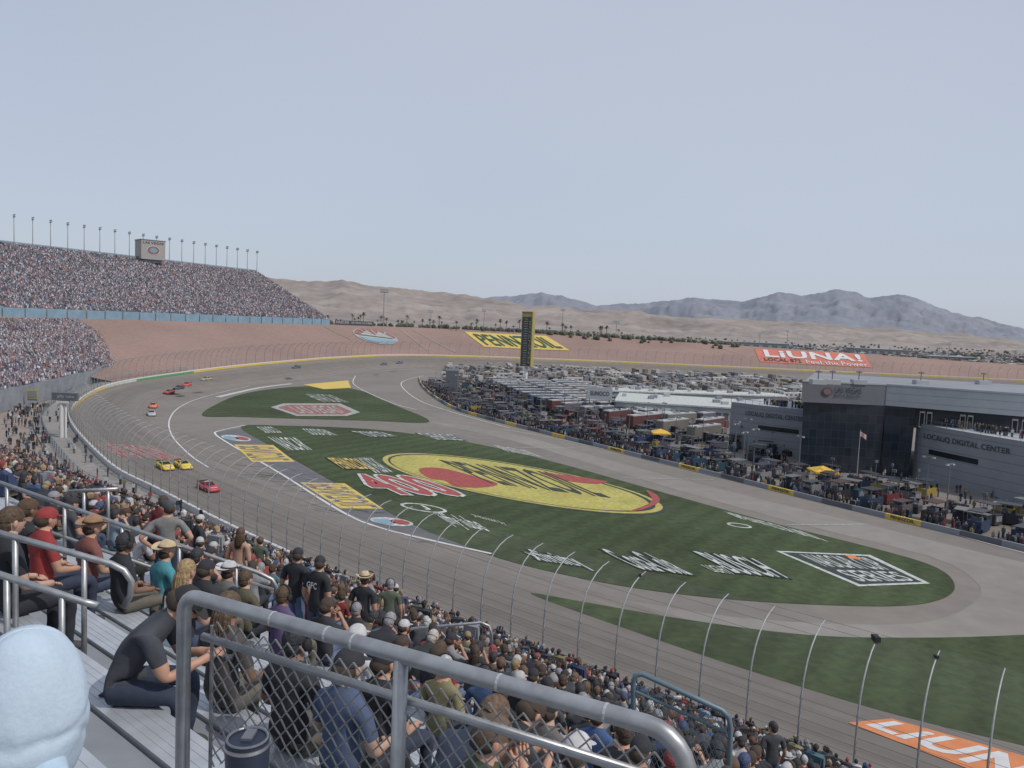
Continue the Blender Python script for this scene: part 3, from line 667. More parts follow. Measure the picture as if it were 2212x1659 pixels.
for face in(0,1):
    for r,mm,dy in((3.4,m_paintw,0),(3.0,m_palered,.08),(2.,m_blue,.16)):
        b=MB()
        vs=[((r*1.15*cos(2*pi*i/24),-6.1-dy,7.2+r*.8*sin(2*pi*i/24)) if face==0 else (7.1+dy,r*1.1*cos(2*pi*i/24),7.2+r*.8*sin(2*pi*i/24))) for i in range(24)]
        b.add(vs,[tuple(range(24))],mm,X=R);b.obj('emblem',parent=tw)
quadtext('lettering','LAS VEGAS',[R@Vector((-6,-6.1,12.3)),R@Vector((6,-6.1,12.3)),R@Vector((6,-6.1,11.0)),R@Vector((-6,-6.1,11.0))],m_txtd,parent=tw)
p=D(765,706,600);b=MB();b.box((0,0,2.2),(30,.6,4.4),m_bdark);o=b.obj('advertising_board',label='long dark advertising board on the embankment top',cat='sign');o.location=(p.x,p.y,22.5)
quadtext('lettering','NASCAR',[(-14,-.4,4),(-4,-.4,4),(-4,-.4,2),(-14,-.4,2)],m_white,parent=o)
quadtext('lettering','RETURNS OCTOBER',[(-2,-.4,3.6),(14,-.4,3.6),(14,-.4,2.3),(-2,-.4,2.3)],m_white,parent=o)
# ------------------------------------------------------------ palms
bt=MB();bt.tube([(0,0,0),(.15,0,3),(.1,.1,6),(0,0,8.6)],[.32,.26,.22,.2],m_trunk,n=6);tm=bt.mesh('trunk')
bc=MB()
for k in range(26):
    a=2*pi*k/26+uni(-.1,.1);el=uni(-.5,1.1);Lf=uni(1.9,2.7);pr=Vector((0,0,8.6));d=Vector((cos(a)*cos(el),sin(a)*cos(el),sin(el)));side=Vector((-sin(a),cos(a),0))
    pts=[]
    for t in range(6):pts.append((pr.copy(),.28*sin(pi*(t+.6)/6.4)));pr=pr+d*Lf/5;d=(d+Vector((0,0,-.28))).normalized()
    vs=[];
    for c,w in pts:vs+= [c+side*w,c-side*w]
    bc.add(vs,[(2*t,2*t+1,2*t+3,2*t+2) for t in range(5)],m_frond)
cm=bc.mesh('crown')
def palm(p,s):
    o=bpy.data.objects.new('palm_tree',tm);o.location=p;o.scale=(s,s,s);o.rotation_euler=(0,0,uni(0,6));finish(o,label='fan palm standing behind the embankment',cat='palm tree',group='palms behind the embankment')
    c=bpy.data.objects.new('crown',cm);c.parent=o;COL.objects.link(c)
for k in range(66):
    u=700+(k/66)**1.2*660+uni(-14,14);Y=uni(620,790);d=D(u,690,Y);zg=dropper(0)(Vector((d.x,Y,20))).z
    palm((d.x,Y,max(zg,15)-.3),uni(.6,1.25))
def vehbox(w,l,h):return comb(tri_box(rect(-w/2,w/2,-l/2,l/2,.3),rect(-w/2,w/2,-l/2,l/2,h*.55),0),tri_box(rect(-w/2+.02,w/2-.02,-l/2+.1,l/2-.2,h*.55),rect(-w/2+.1,w/2-.1,-l/2+.4,l/2-.9,h*.75),1),tri_box(rect(-w/2+.05,w/2-.05,-l/2+.2,l/2-.5,h*.75),rect(-w/2+.1,w/2-.1,-l/2+.3,l/2-.7,h),0))
VP=[np.array([(.5,.5,.5)]*4+[(.4,.38,.36)]*3+[(.08,.08,.09)]*4+[(.12,.16,.25),(.22,.08,.07)]),np.array([(.05,.06,.07)])]
ins=[]
for k in range(2600):
    u=uni(1150,2500);Y=uni(950,2300);d=D(u,700,Y);ins.append((d.x,Y,-.05,uni(0,.3)+random.choice((0,1.57)),uni(.9,1.5)))
crowd('parked_vehicles',vehbox(2.7,9,3.4),ins,'far field of parked motorhomes and cars',cat='vehicles',pal=VP)
ins=[]
TB=ico((0,0,1.8),(2.2,2.2,2.2),0)
for k in range(1500):
    u=uni(560,2400);Y=uni(800,3000);d=D(u,700,Y);zz=-.3+((Y-1900)/4600)**1.9*90 if Y>1900 else -.3;ins.append((d.x,Y,zz,uni(0,6),uni(.6,2.2)))
for k in range(320):
    u=uni(640,1600);Y=uni(640,720);d=D(u,690,Y);zg=dropper(0)(Vector((d.x,Y,20))).z;ins.append((d.x,Y,zg-.4,uni(0,6),uni(.5,1.2)))
crowd('scrub_bushes',comb(TB),ins,'scattered dark desert scrub and trees',cat='bushes',pal=[np.array([(.08,.09,.065),(.11,.11,.085),(.07,.08,.06)])])
for u0,u1,Y,h in((1238,1345,1300,15),(1370,1450,1500,12),(1480,1560,1250,8),(1560,1700,1500,14),(1100,1200,1000,24),(1840,1960,1500,12),(2000,2100,1300,7)):
    a=D(u0,700,Y).x;c=D(u1,700,Y).x;b=MB();b.box(((a+c)/2,Y,h/2),(c-a,40,h),m_bgray);b.box(((a+c)/2,Y,h+.4),(c-a+3,43,.8),m_bgray2)
    for k in range(7):b.box((a+(k+.5)*(c-a)/7,Y-20.1,h*.45),((c-a)/12,.3,h*.5),m_bdark)
    b.obj('warehouse',label='low pale warehouse beyond the track',cat='warehouse',group='far warehouses')
# ------------------------------------------------------------ pylon
p=W(1135,832);py=empty('scoring_pylon',p,label='tall grey scoring pylon with pale yellow edges on white column',cat='scoring pylon')
RZ=Matrix.Rotation(-.35,4,'Z')
b=MB();b.tube([(0,0,0),(0,0,9)],.8,m_white,n=16);b.obj('column',parent=py,smooth=True)
b=MB();b.box((0,0,22.6),(5.0,3.4,26.4),m_pyl,X=RZ);b.obj('tower',parent=py)
b=MB()
b.box((2.75,-.1,22.7),(.45,3.8,27),m_dimyel,X=RZ);b.box((-2.65,-.1,22.7),(.12,3.6,27),m_dimyel,X=RZ)
b.box((0,0,36.1),(5.6,3.8,.5),m_dimyel,X=RZ);b.box((0,0,34.6),(5.1,3.5,1.8),m_dimyel,X=RZ);b.obj('yellow_frame',parent=py)
for k in range(20):
    b=MB();b.box((-.6,-1.76,10.2+k*1.18),(1.9,.1,.35),m_bgray if k%3 else m_dimyel,X=RZ);b.obj('number_panel',parent=py)
quadtext('lettering','PENNZOIL',[RZ@Vector((1.1,-1.8,11)),RZ@Vector((1.1,-1.8,33)),RZ@Vector((2.3,-1.8,33)),RZ@Vector((2.3,-1.8,11))],m_dimyel,parent=py,bold=.01)
# ------------------------------------------------------------ media building
def z0(p):return Vector((p.x,p.y,0))
def walltext(s,A,B,f0,f1,z0_,z1,mat,par,off=.15,bold=.01):
    A=z0(A);B=z0(B);t=(B-A).normalized();nrm=Vector((t.y,-t.x,0))*off
    a=A.lerp(B,f0)+nrm;c=A.lerp(B,f1)+nrm;L=par.location
    q=[Vector((a.x,a.y,z1))-L,Vector((c.x,c.y,z1))-L,Vector((c.x,c.y,z0_))-L,Vector((a.x,a.y,z0_))-L]
    return quadtext('lettering',s,q,mat,parent=par,bold=bold)
def panelq(b,A,B,f0,f1,z0_,z1,mat,off,th=.2,L=Vector((0,0,0))):
    A=z0(A);B=z0(B);t=(B-A).normalized();nr=Vector((t.y,-t.x,0))
    a=A.lerp(B,f0);c=A.lerp(B,f1);pts=[a+nr*off,c+nr*off,c+nr*(off-th),a+nr*(off-th)]
    b.prism([p-L for p in pts],z0_,z1,mat)
A=W(1735,825,20);B=W(1915,833,20);Cc=W(2420,868,20)
mb=empty('media_center',(A.x,A.y,0),label='large grey and dark glass media building beside pit road',cat='building');L=mb.location
b=MB();bk=Vector((20,45,0))
b.prism([z0(p)-L for p in(A,B,Cc,Cc+bk,A+bk)],15.6,20,m_bgray2,top=m_bgray);b.obj('upper_fascia',parent=mb)
b=MB();panelq(b,A,B,-.005,1.0,15.55,20.05,m_fasc,.12,L=L);b.obj('fascia_shade_panel',parent=mb)  # overlay panel whose dark colour stands in for shade on this face
b=MB();panelq(b,A,B,-.01,1.01,20.05,20.4,m_bgray2,.2,.5,L=L);panelq(b,B,Cc,0,1,20.02,20.4,m_bgray2,.2,.5,L=L)
for zz in(16.7,18.4):panelq(b,B,Cc,.0,1.,zz,zz+.06,m_bgray,.03,.06,L=L)
b.obj('roof_coping',parent=mb)
Gl=A.lerp(B,.04);G2=B+(Cc-B)*.16
pts=[z0(Gl)-L+Vector((0,1,0)),z0(B)-L+Vector((0,-.2,0)),z0(G2)-L+Vector((0,1,0)),z0(G2+bk)-L,z0(Gl+bk)-L]
vs=[];fs=[];uvs=[];acc=0
for i in range(2):
    p,q=pts[i],pts[i+1];ln=(q-p).length;o=len(vs);ins_=1.8
    pin=p+Vector((.5,ins_*.2,0));qin=q+Vector((-.2,ins_*.2,0))
    vs+=[(pin.x,pin.y,0),(qin.x,qin.y,0),(q.x,q.y,15.5),(p.x,p.y,15.5)];fs.append((o,o+1,o+2,o+3));uvs+=[(acc,0),(acc+ln,0),(acc+ln,15.5),(acc,15.5)];acc+=ln
me=bpy.data.meshes.new('glass_facade');me.from_pydata(vs,[],fs);me.materials.append(m_glass);l=me.uv_layers.new(name='UVMap')
for lp in me.loops:l.data[lp.index].uv=uvs[lp.vertex_index]
finish(bpy.data.objects.new('glass_facade',me),parent=mb)
b=MB();b.prism([pts[0]+Vector((1,1.5,0)),pts[1]+Vector((0,1.5,0)),pts[2]+Vector((0,1.5,0)),pts[3],pts[4]],0,15.5,m_bdark);b.obj('core_wall',parent=mb)
b=MB();R1=B+(Cc-B)*.15;b.prism([z0(R1)-L+Vector((0,3,0)),z0(Cc)-L+Vector((0,3,0)),z0(Cc+bk)-L,z0(R1+bk)-L],11,15.6,m_glass);b.obj('recessed_storey',parent=mb)
a3=R1+Vector((0,2.9,0));c3=Cc+Vector((0,2.9,0))
for f in(.06,.10,.28,.32,.55,.6):
    b=MB();panelq(b,a3,c3,f,f+.03,11.2,14.8,m_white,.12,L=L);panelq(b,a3,c3,f+.004,f+.026,11.5,14.4,m_vglass,.2,L=L);b.obj('window',parent=mb)
walltext('LAS VEGAS',A,B,.38,.70,17.9,19.2,m_txtd,mb,off=.3,bold=.015)
walltext('MOTOR SPEEDWAY',A,B,.38,.70,17.0,17.5,m_txtd,mb,off=.3)
b=MB();t=(B-A).normalized();nr=Vector((t.y,-t.x,0));c=z0(A.lerp(B,.29))-L+nr*.3
b.add([c+t*1.1*cos(2*pi*i/20)+Vector((0,0,18.1+1.*sin(2*pi*i/20))) for i in range(20)],[tuple(range(20))],m_dimred);c2=c+nr*.08
b.add([c2+t*.8*cos(2*pi*i/20)+Vector((0,0,18.1+.7*sin(2*pi*i/20))) for i in range(20)],[tuple(range(20))],m_fasc);b.obj('emblem',parent=mb)
def lowblock(P0,P1,dep,z1,txt,f0,f1,slit,lab,curve):
    e=empty('digital_center_wing',(P0.x,P0.y,0),label=lab,cat='building');L=e.location
    n=10;pts=[];t=(P1-P0);t.z=0;nr=Vector((t.y,-t.x,0)).normalized()
    for i in range(n+1):
        f=i/n;pts.append(z0(P0.lerp(P1,f))+nr*curve*sin(pi*f)-L)
    b=MB();b.prism(pts+[z0(P1)-L-nr*dep,z0(P0)-L-nr*dep],0,z1,m_bgray,top=m_bgray2);b.obj('wall',parent=e)
    b=MB()
    for zz in(1.9,3.7,5.5,7.3,9.1,10.9):
        for i in range(n):
            p,q=pts[i]+nr*.03,pts[i+1]+nr*.03;b.add([(p.x,p.y,zz),(q.x,q.y,zz),(q.x,q.y,zz+.07),(p.x,p.y,zz+.07)],[(0,1,2,3)],m_bdark)
    b.obj('panel_joint',parent=e)
    b=MB();k0,k1=slit
    for i in range(k0,k1):
        p,q=pts[i]+nr*.06,pts[i+1]+nr*.06;b.add([(p.x,p.y,5.8),(q.x,q.y,5.8),(q.x,q.y,6.9),(p.x,p.y,6.9)],[(0,1,2,3)],m_vglass)
    b.obj('window',parent=e)
    P,Fs=textpts(txt,.015);vs=[]
    for x,y in P:
        f=(f0+(f1-f0)*x);p=z0(P0.lerp(P1,f))+nr*(curve*sin(pi*f)+.15)-L;vs.append((p.x,p.y,8.9+1.3*y))
    me=bpy.data.meshes.new('lettering');me.from_pydata(vs,[],Fs);me.materials.append(m_txtd);finish(bpy.data.objects.new('lettering',me),parent=e)
    b=MB();
    for i in range(n):b.tube([pts[i]+Vector((0,0,z1+1)),pts[i+1]+Vector((0,0,z1+1))],.05,m_wire,n=4);b.tube([pts[i]+Vector((0,0,z1)),pts[i]+Vector((0,0,z1+1))],.05,m_wire,n=4)
    b.obj('roof_railing',parent=e)
    return e
lowblock(W(1980,914,12),W(2420,985,12),24,12,'LOCALiQ DIGITAL CENTER',.06,.56,(1,4),'grey curved digital centre wing with roof terrace',1.5)
lowblock(W(1580,868,12),W(1748,886,12),20,12,'LOCALiQ DIGITAL CENTER',.22,.95,(4,9),'grey curved digital centre wing with slit window',1.)
ins=[]
for k in range(60):
    f=uni(0,.62);p=W(1980,914,12).lerp(W(2420,985,12),f);ins.append((p.x+1+uni(0,1),p.y+1+uni(.5,3),12.05,uni(2,4.3),1.))
p0=W(1580,868,12);p1=W(1748,886,12)
for k in range(50):
    p=p0.lerp(p1,uni(.4,1));ins.append((p.x+1,p.y+uni(1,4),12.05,uni(2,4.3),1.))
crowd('crowd',TSTAND,ins,'spectators standing on the roof terraces')
for u in(1768,1800,1860,2000,2140):
    b=MB();q=W(u,835,20)+Vector((3,8,0));b.tube([(q.x,q.y,20),(q.x,q.y,23)],.12,m_wire,n=5);b.box((q.x,q.y,20.5),(3,2,1),m_bgray2);b.box((q.x,q.y,22.7),(1.2,.3,.3),m_wire);b.obj('rooftop_unit',label='small roof unit with antenna pole',cat='roof equipment',group='rooftop units')
def garage(A,B,dep,h,nd,lab):
    g=empty('garage',(A.x,A.y,0),label=lab,cat='garage');L=g.location;A=z0(A);B=z0(B);t=(B-A).normalized();bk=Vector((-t.y,t.x,0))*dep
    b=MB();b.prism([A-L,B-L,B+bk-L,A+bk-L],0,h,m_bgray2);b.obj('wall',parent=g)
    b=MB();b.prism([A-L-bk/dep*.6-t*.5,B-L-bk/dep*.6+t*.5,B+bk-L+t*.5,A+bk-L-t*.5],h+.005,h+.5,m_paintw);b.obj('roof',parent=g)
    for k in range(nd):
        b=MB();panelq(b,A,B,(k+.15)/nd,(k+.85)/nd,.1,h*.72,m_bdark,.06,.1,L=L);b.obj('door',parent=g)
    for k in range(14):
        b=MB();c=A.lerp(B,uni(.03,.97))+bk*uni(.2,.9)-L;b.box((c.x,c.y,h+1),(uni(1,2.5),2,1),m_bgray if k%2 else m_bgray2);b.obj('roof_vent',parent=g)
garage(W(1330,868,5.5),W(1738,893,5.5),34,5.5,26,'long low white garage with a row of doors')
garage(W(1320,846,5),W(1700,858,5),14,5,20,'second long white garage behind')
garage(W(1375,893,3),W(1500,895,3),10,3,8,'small white tented garage row')
a=W(1268,862,5.5);c=W(1322,865,5.5);sg=empty('fuel_sign',(a.x,a.y,0),label='white fuel brand sign board on steel posts',cat='sign')
b=MB();t=z0(c-a);b.prism([Vector((0,0,0)),t,t+Vector((0,.6,0)),Vector((0,.6,0))],5.5,9.8,m_bgray2);b.obj('board',parent=sg)
b=MB();
for f in(.1,.9):q=t*f;b.tube([(q.x,q.y+.3,0),(q.x,q.y+.3,6)],.2,m_wire,n=6)
b.obj('post',parent=sg)
quadtext('lettering','SUNOCO',[t*.12+Vector((0,-.1,8.4)),t*.88+Vector((0,-.1,8.4)),t*.88+Vector((0,-.1,6.9)),t*.12+Vector((0,-.1,6.9))],m_navy,parent=sg,bold=.015)
# ------------------------------------------------------------ vehicles
def loft(b,secs,mat,close=True):
    vs=[];n=None
    for y,pr in secs:
        ring=[(x,y,z) for x,z in pr]+[(-x,y,z) for x,z in pr[::-1]];n=len(ring);vs+=ring
    fs=[(i*n+j,i*n+(j+1)%n,(i+1)*n+(j+1)%n,(i+1)*n+j) for i in range(len(secs)-1) for j in range(n)]
    fs+=[tuple(range(n))[::-1],tuple(range((len(secs)-1)*n,len(secs)*n))];b.add(vs,fs,mat)
b=MB();S=[(-2.45,.85,.35,.82),(-2.2,.96,.2,.93),(-1.3,1.0,.16,.95),(-.2,.99,.15,.88),(.9,1.0,.15,.86),(1.7,.98,.14,.76),(2.3,.9,.12,.62),(2.5,.7,.14,.45)]
loft(b,[(y,[(w,zb_),(w,zb_+(zt_-zb_)*.6),(w*.88,zt_)]) for y,w,zb_,zt_ in S],m_objp)
loft(b,[(-1.5,[(.80,.93),(.74,.97)]),(-.75,[(.80,.90),(.60,1.30)]),(.1,[(.80,.88),(.60,1.30)]),(.9,[(.80,.84),(.72,.88)])],m_objp);rc_body=b.mesh('body',True)
b=MB();b.box((0,-2.35,1.02),(1.7,.05,.22),m_black);rc_sp=b.mesh('spoiler')
b=MB();b.add([(-.66,.93,.90),(.66,.93,.90),(.56,.17,1.29),(-.56,.17,1.29)],[(0,1,2,3)],m_vglass);b.add([(-.64,-1.5,1.0),(.64,-1.5,1.0),(.55,-.83,1.30),(-.55,-.83,1.30)],[(3,2,1,0)],m_vglass)
for s in(-1,1):b.add([(s*.79,-.9,.95),(s*.79,.6,.93),(s*.64,.1,1.24),(s*.64,-.7,1.24)],[(0,1,2,3)],m_vglass)
rc_gl=b.mesh('window')
b=MB();b.box((0,2.42,.36),(1.2,.12,.18),m_tyre);b.box((0,2.0,.71),(1.0,.5,.02),m_white);rc_gr=b.mesh('grille')
b=MB();b.tube([(-.14,0,0),(.14,0,0)],.34,m_tyre,n=14);b.tube([(-.15,0,0),(.15,0,0)],.2,m_bgray2,n=10);wheel_m=b.mesh('wheel')
def racecar(p,yaw,col,lab,num=None,z=0):
    o=bpy.data.objects.new('race_car',rc_body);o.color=(*col,1);o.location=p;o.rotation_euler=(0,0,yaw);o.scale=(1.08,1.08,1.08);finish(o,label=lab,cat='race car',group='race cars on the track')
    for nm,me in(('spoiler',rc_sp),('window',rc_gl),('grille',rc_gr)):
        c=bpy.data.objects.new(nm,me);c.parent=o;COL.objects.link(c)
    for x in(-.88,.88):
        for y in(-1.45,1.45):
            c=bpy.data.objects.new('wheel',wheel_m);c.location=(x,y,.34);c.parent=o;COL.objects.link(c)
    if num:
        mm=m_white if col[0]<.7 or col[1]<.3 else m_black
        quadtext('number',num,[(.5,-.7,1.315),(.5,.05,1.315),(-.5,.05,1.315),(-.5,-.7,1.315)],mm,parent=o,bold=.03)
        for s in(-1,1):quadtext('number',num,[(s*1.01,-.4*s-.1,.8),(s*1.01,.5*s-.1,.8),(s*1.01,.5*s-.1,.35),(s*1.01,-.4*s-.1,.35)],mm,parent=o,bold=.03)
YL=(.75,.56,.06)
cars=[(357,1012,YL,'yellow race car','22'),(396,1010,YL,'second yellow race car','2'),(450,1058,(.45,.05,.06),'red race car','45'),(327,897,(.42,.42,.45),'grey and white race car','8'),(331,880,(.68,.18,.07),'orange race car','20'),(365,850,(.35,.06,.06),'dark red race car',None),(404,834,(.5,.08,.07),'red race car',None),(386,841,(.05,.06,.08),'black race car',None),(446,822,(.35,.3,.2),'dark gold race car',None),(508,807,(.3,.5,.6),'light blue race car',None),(538,805,(.1,.3,.5),'blue race car',None),(567,802,(.45,.1,.08),'red race car',None),(698,789,(.45,.5,.55),'pale race car',None),(741,790,(.2,.15,.12),'dark race car',None),(812,779,(.5,.45,.4),'pale race car',None),(829,789,(.1,.12,.15),'dark race car',None),(863,786,(.08,.12,.2),'dark blue race car',None),(915,779,(.3,.1,.1),'dark red race car',None),(945,776,(.1,.15,.4),'blue race car',None),(600,797,(.3,.3,.33),'silver race car',None),(640,796,(.06,.12,.1),'dark green race car',None)]
def nearest(p):return min(range(NP),key=lambda i:(path[i].x-p.x)**2+(path[i].y-p.y)**2)
for u,v,c,l,nu_ in cars:
    p=W(u,v)
    for _ in range(3):
        i=nearest(p);off=(z0(p)-z0(path[i])).length;z=max(0,path[i].z*(1-off/20))+.04;p=W(u,v,z)
    t=-T_[nearest(p)];racecar(p,atan2(-t.x,t.y),c,l+' speeding along the asphalt track',nu_)
def rvmesh(kind):
    b=MB()
    if kind==0:
        loft(b,[(-4.6,[(1.2,.5),(1.25,1.6),(1.2,3.2),(1.0,3.35)]),(3.6,[(1.2,.5),(1.25,1.6),(1.2,3.2),(1.0,3.35)]),(4.4,[(1.15,.5),(1.2,1.4),(1.1,2.6),(.9,2.9)])],m_objp);b.box((0,4.2,2.0),(2.1,.6,.9),m_vglass)
        for y in(-3,-.5,2):b.box((0,y,2.2),(2.54,1.3,.6),m_vglass)
        b.box((0,-.3,1.2),(2.53,8.2,.22),m_bdark);b.box((0,-1.5,3.5),(.8,.9,.3),m_bgray);b.box((.2,1.5,3.45),(.8,.9,.3),m_bgray)
    elif kind==1:
        b.box((0,-1,2.0),(2.4,6,2.6),m_objp);b.box((0,2.4,1.3),(2.0,2,1.4),m_objp,taper=.85);b.box((0,2.1,2.9),(2.2,1.6,.8),m_objp);b.box((0,2.9,1.6),(1.9,.9,.5),m_vglass)
        for y in(-2.8,-.4):b.box((0,y,2.3),(2.44,1.2,.6),m_vglass)
        b.box((1.9,-1,2.6),(1.5,4,.08),m_bdark)
    elif kind==2:
        b.box((0,-1.5,2.4),(2.6,14,3.1),m_objp);b.box((0,7.6,1.7),(2.3,2.6,2.3),m_objp,taper=.9);b.box((0,8.2,2.2),(2.0,1.2,.7),m_vglass);b.box((0,-1.5,4.1),(2.4,13.6,.3),m_bgray2)
        b.box((0,-1.5,1.3),(2.64,10,.5),m_bdark);b.box((0,-3,4.35),(1.6,2,.25),m_bgray);b.box((0,2,4.35),(1.,1.,.3),m_bdark)
    else:
        loft(b,[(-2.3,[(.8,.35),(.88,.8),(.8,.95)]),(2.2,[(.8,.35),(.88,.75),(.75,.85)])],m_objp);loft(b,[(-1.9,[(.78,.9),(.7,1.0)]),(-1.2,[(.78,.9),(.62,1.5)]),(.3,[(.78,.9),(.62,1.5)]),(1.0,[(.78,.85),(.7,.9)])],m_vglass);b.box((0,-.45,1.53),(1.2,1.5,.06),m_objp)
    ys={0:(-2.8,3),1:(-2.5,2.4),2:(-6.5,-5,6.8),3:(-1.4,1.4)}[kind]
    for y in ys:
        for x in(-1,1):b.tube([(x*(1.1 if kind<3 else .78)-.12,y,.4),(x*(1.1 if kind<3 else .78)+.12,y,.4)],.42 if kind<3 else .33,m_tyre,n=8)
    return b.mesh(('motorhome','camper','hauler','parked_car')[kind])
RV=[rvmesh(k) for k in range(4)]
NMK=['motorhome','camper_van','team_hauler','parked_car'];LBK=['pale motorhome parked in the infield','pale camper parked in the infield','long team hauler parked behind the pits','car parked in the infield'];CTK=['motorhome','camper','truck','car']
RC=[[(.42,.42,.42),(.48,.47,.45),(.33,.31,.29),(.22,.18,.15),(.12,.12,.13)],[(.45,.45,.45),(.36,.35,.32),(.25,.25,.27)],[(.25,.26,.28),(.035,.04,.055),(.11,.05,.05),(.05,.08,.15),(.12,.12,.14),(.06,.06,.07),(.16,.15,.14)],[(.38,.38,.38),(.04,.04,.05),(.18,.19,.21),(.2,.05,.05),(.05,.08,.15),(.03,.03,.03)]]
def veh(kind,p,yaw):
    o=bpy.data.objects.new(NMK[kind],RV[kind]);o.location=(p[0],p[1],.02);o.rotation_euler=(0,0,yaw);o.color=(*random.choice(RC[kind]),1);finish(o,label=LBK[kind],cat=CTK[kind],group='vehicles in the infield')
cntv=[0,0,0,0]
Y=352
while Y<535:
    x0=W(960,800).x/W(960,800).y*Y if Y>370 else 20
    x=x0+uni(0,4);xe=.66*Y if Y>400 else .41*Y
    while x<xe:
        k=random.choices((0,1,3),(.4,.22,.38))[0]
        if cntv[k]<290 and rnd()<.88: veh(k,(x,Y+uni(-3.5,3.5)),uni(-.2,.2)+(0 if rnd()<.6 else pi)+.1+(1.57 if rnd()<.3 else 0));cntv[k]+=1
        x+=uni(4.6,9)
    Y+=uni(10,14)
crw=[];
for k in range(500):
    yy=uni(345,520);xx=uni(-.06,.4)*yy;crw.append((xx,yy,.02,uni(0,6),1.1))
crowd('crowd',TSTAND,crw,'scattered guests walking between the infield vehicles')
# ------------------------------------------------------------ pit wall and pit lane kit
PP=catmull(gp((905,817),(912,835),(940,860),(985,885),(1050,905),(1200,943),(1400,993),(1600,1042),(1800,1092),(2000,1140),(2212,1190),(2500,1258)),False,30)
pit=resample(PP,6.);b=MB()
for k in range(len(pit)-1):
    p,q=pit[k],pit[k+1];t=(q-p).normalized();nr=Vector((-t.y,t.x,0))*.2
    mm=m_yel2 if k%4==1 else (m_bdark if k%4==3 else m_bgray)
    b.prism([p-nr,q-nr,q+nr,p+nr],0,.9,mm)
b.obj('pit_wall',label='low pit wall with yellow and dark sponsor boards',cat='wall')
pt=[(pit[min(k+1,len(pit)-1)]-pit[max(k-1,0)]).normalized() for k in range(len(pit))]
for k in range(8,len(pit)-2,4):
    p,q=pit[k+1],pit[k+2]
    t=(q-p).normalized();nr=Vector((t.y,-t.x,0))*.28
    if nr.y>0:nr=-nr
    if imgu(p)>1300:quadtext('lettering','PENNZOIL',[p+nr+Vector((0,0,.8))+t,q+nr+Vector((0,0,.8))-t,q+nr+Vector((0,0,.25))-t,p+nr+Vector((0,0,.25))+t],m_black,kind='structure',bold=.02)
m_roof=M('wagon_roof',(0,0,0),.7,var=.15,scale=.8,src=[(.035,.038,.045),(.06,.065,.075),(.13,.135,.145),(.03,.04,.07),(.08,.045,.045),(.05,.05,.055),(.17,.175,.18),(.04,.045,.05)])
def wagon(v):
    b=MB();b.box((0,0,1.1),(2.2,4.2-v*.6,1.7),m_objp);rh=3.5 if v<2 else 2.5
    b.box((0,0,rh),(2.5-v*.3,3.6,.12),m_roof)
    for x in(-1.05,1.05):
        for y in(-1.7,1.7):b.tube([(x,y,.2),(x,y,rh)],.05,m_wire,n=4)
    b.box((0,-.6,2.2),(1.6,.6,.6),m_bdark);b.box((0,.8,2.2),(1.8,.5,.5),m_tyre);b.box((.3,.2,2.1),(.5,.4,.5),m_bgray)
    if v==1:b.tube([(0,1.5,3.5),(0,1.5,6)],.05,m_wire,n=4);b.box((0,1.5,6),(.7,.3,.5),m_bdark)
    for x in(-.5,.1,.6):b.box((x,2.12-v*.3,1.2),(.45,.06,.9),m_bgray)
    for x in(-1,1):b.tube([(x-.1,-1.4,.4),(x+.1,-1.4,.4)],.4,m_tyre,n=8)
    return b.mesh('pit_wagon')
wags=[wagon(0),wagon(1),wagon(2)]
b=MB();b.add([(-1.9,-1.9,2.7),(1.9,-1.9,2.7),(1.9,1.9,2.7),(-1.9,1.9,2.7),(0,0,3.5),(-1.9,-1.9,2.4),(1.9,-1.9,2.4),(1.9,1.9,2.4),(-1.9,1.9,2.4)],[(0,1,4),(1,2,4),(2,3,4),(3,0,4),(5,6,1,0),(6,7,2,1),(7,8,3,2),(8,5,0,3)],m_objp)
for x in(-1.8,1.8):
    for y in(-1.8,1.8):b.tube([(x,y,0),(x,y,2.6)],.05,m_wire,n=4)
tent=b.mesh('canopy_tent')
b=MB();
for j in range(4):
    b.tube([(j%2*.8,j//2*.8,0),(j%2*.8,j//2*.8,1.3)],.36,m_tyre,n=12)
stack=b.mesh('tyre_stack')
b=MB();b.box((0,0,.75),(1.1,2.2,1.1),m_objp);b.box((0,-.2,1.5),(.9,1.2,.4),m_bdark);b.box((0,.9,1.7),(.05,.05,.9),m_wire);b.tube([(.3,-.8,1.3),(.3,-.8,2.6)],.04,m_wire,n=4);b.box((.3,-.8,2.6),(.5,.08,.35),m_vglass);cart=b.mesh('tool_cart')
b=MB();b.tube([(0,0,0),(0,0,9)],[.12,.07],m_wire,n=5);b.box((0,0,9),(1.8,.2,.2),m_wire);b.box((-.8,0,8.9),(.5,.4,.25),m_bgray2);b.box((.8,0,8.9),(.5,.4,.25),m_bgray2);lp=b.mesh('lamp_post')
WC=[(.03,.03,.04)]*5+[(.04,.06,.14),(.14,.035,.035),(.2,.2,.22),(.03,.05,.10),(.1,.1,.11),(.05,.05,.06),(.03,.07,.11),(.13,.13,.14),(.3,.23,.05)]
crew=[]
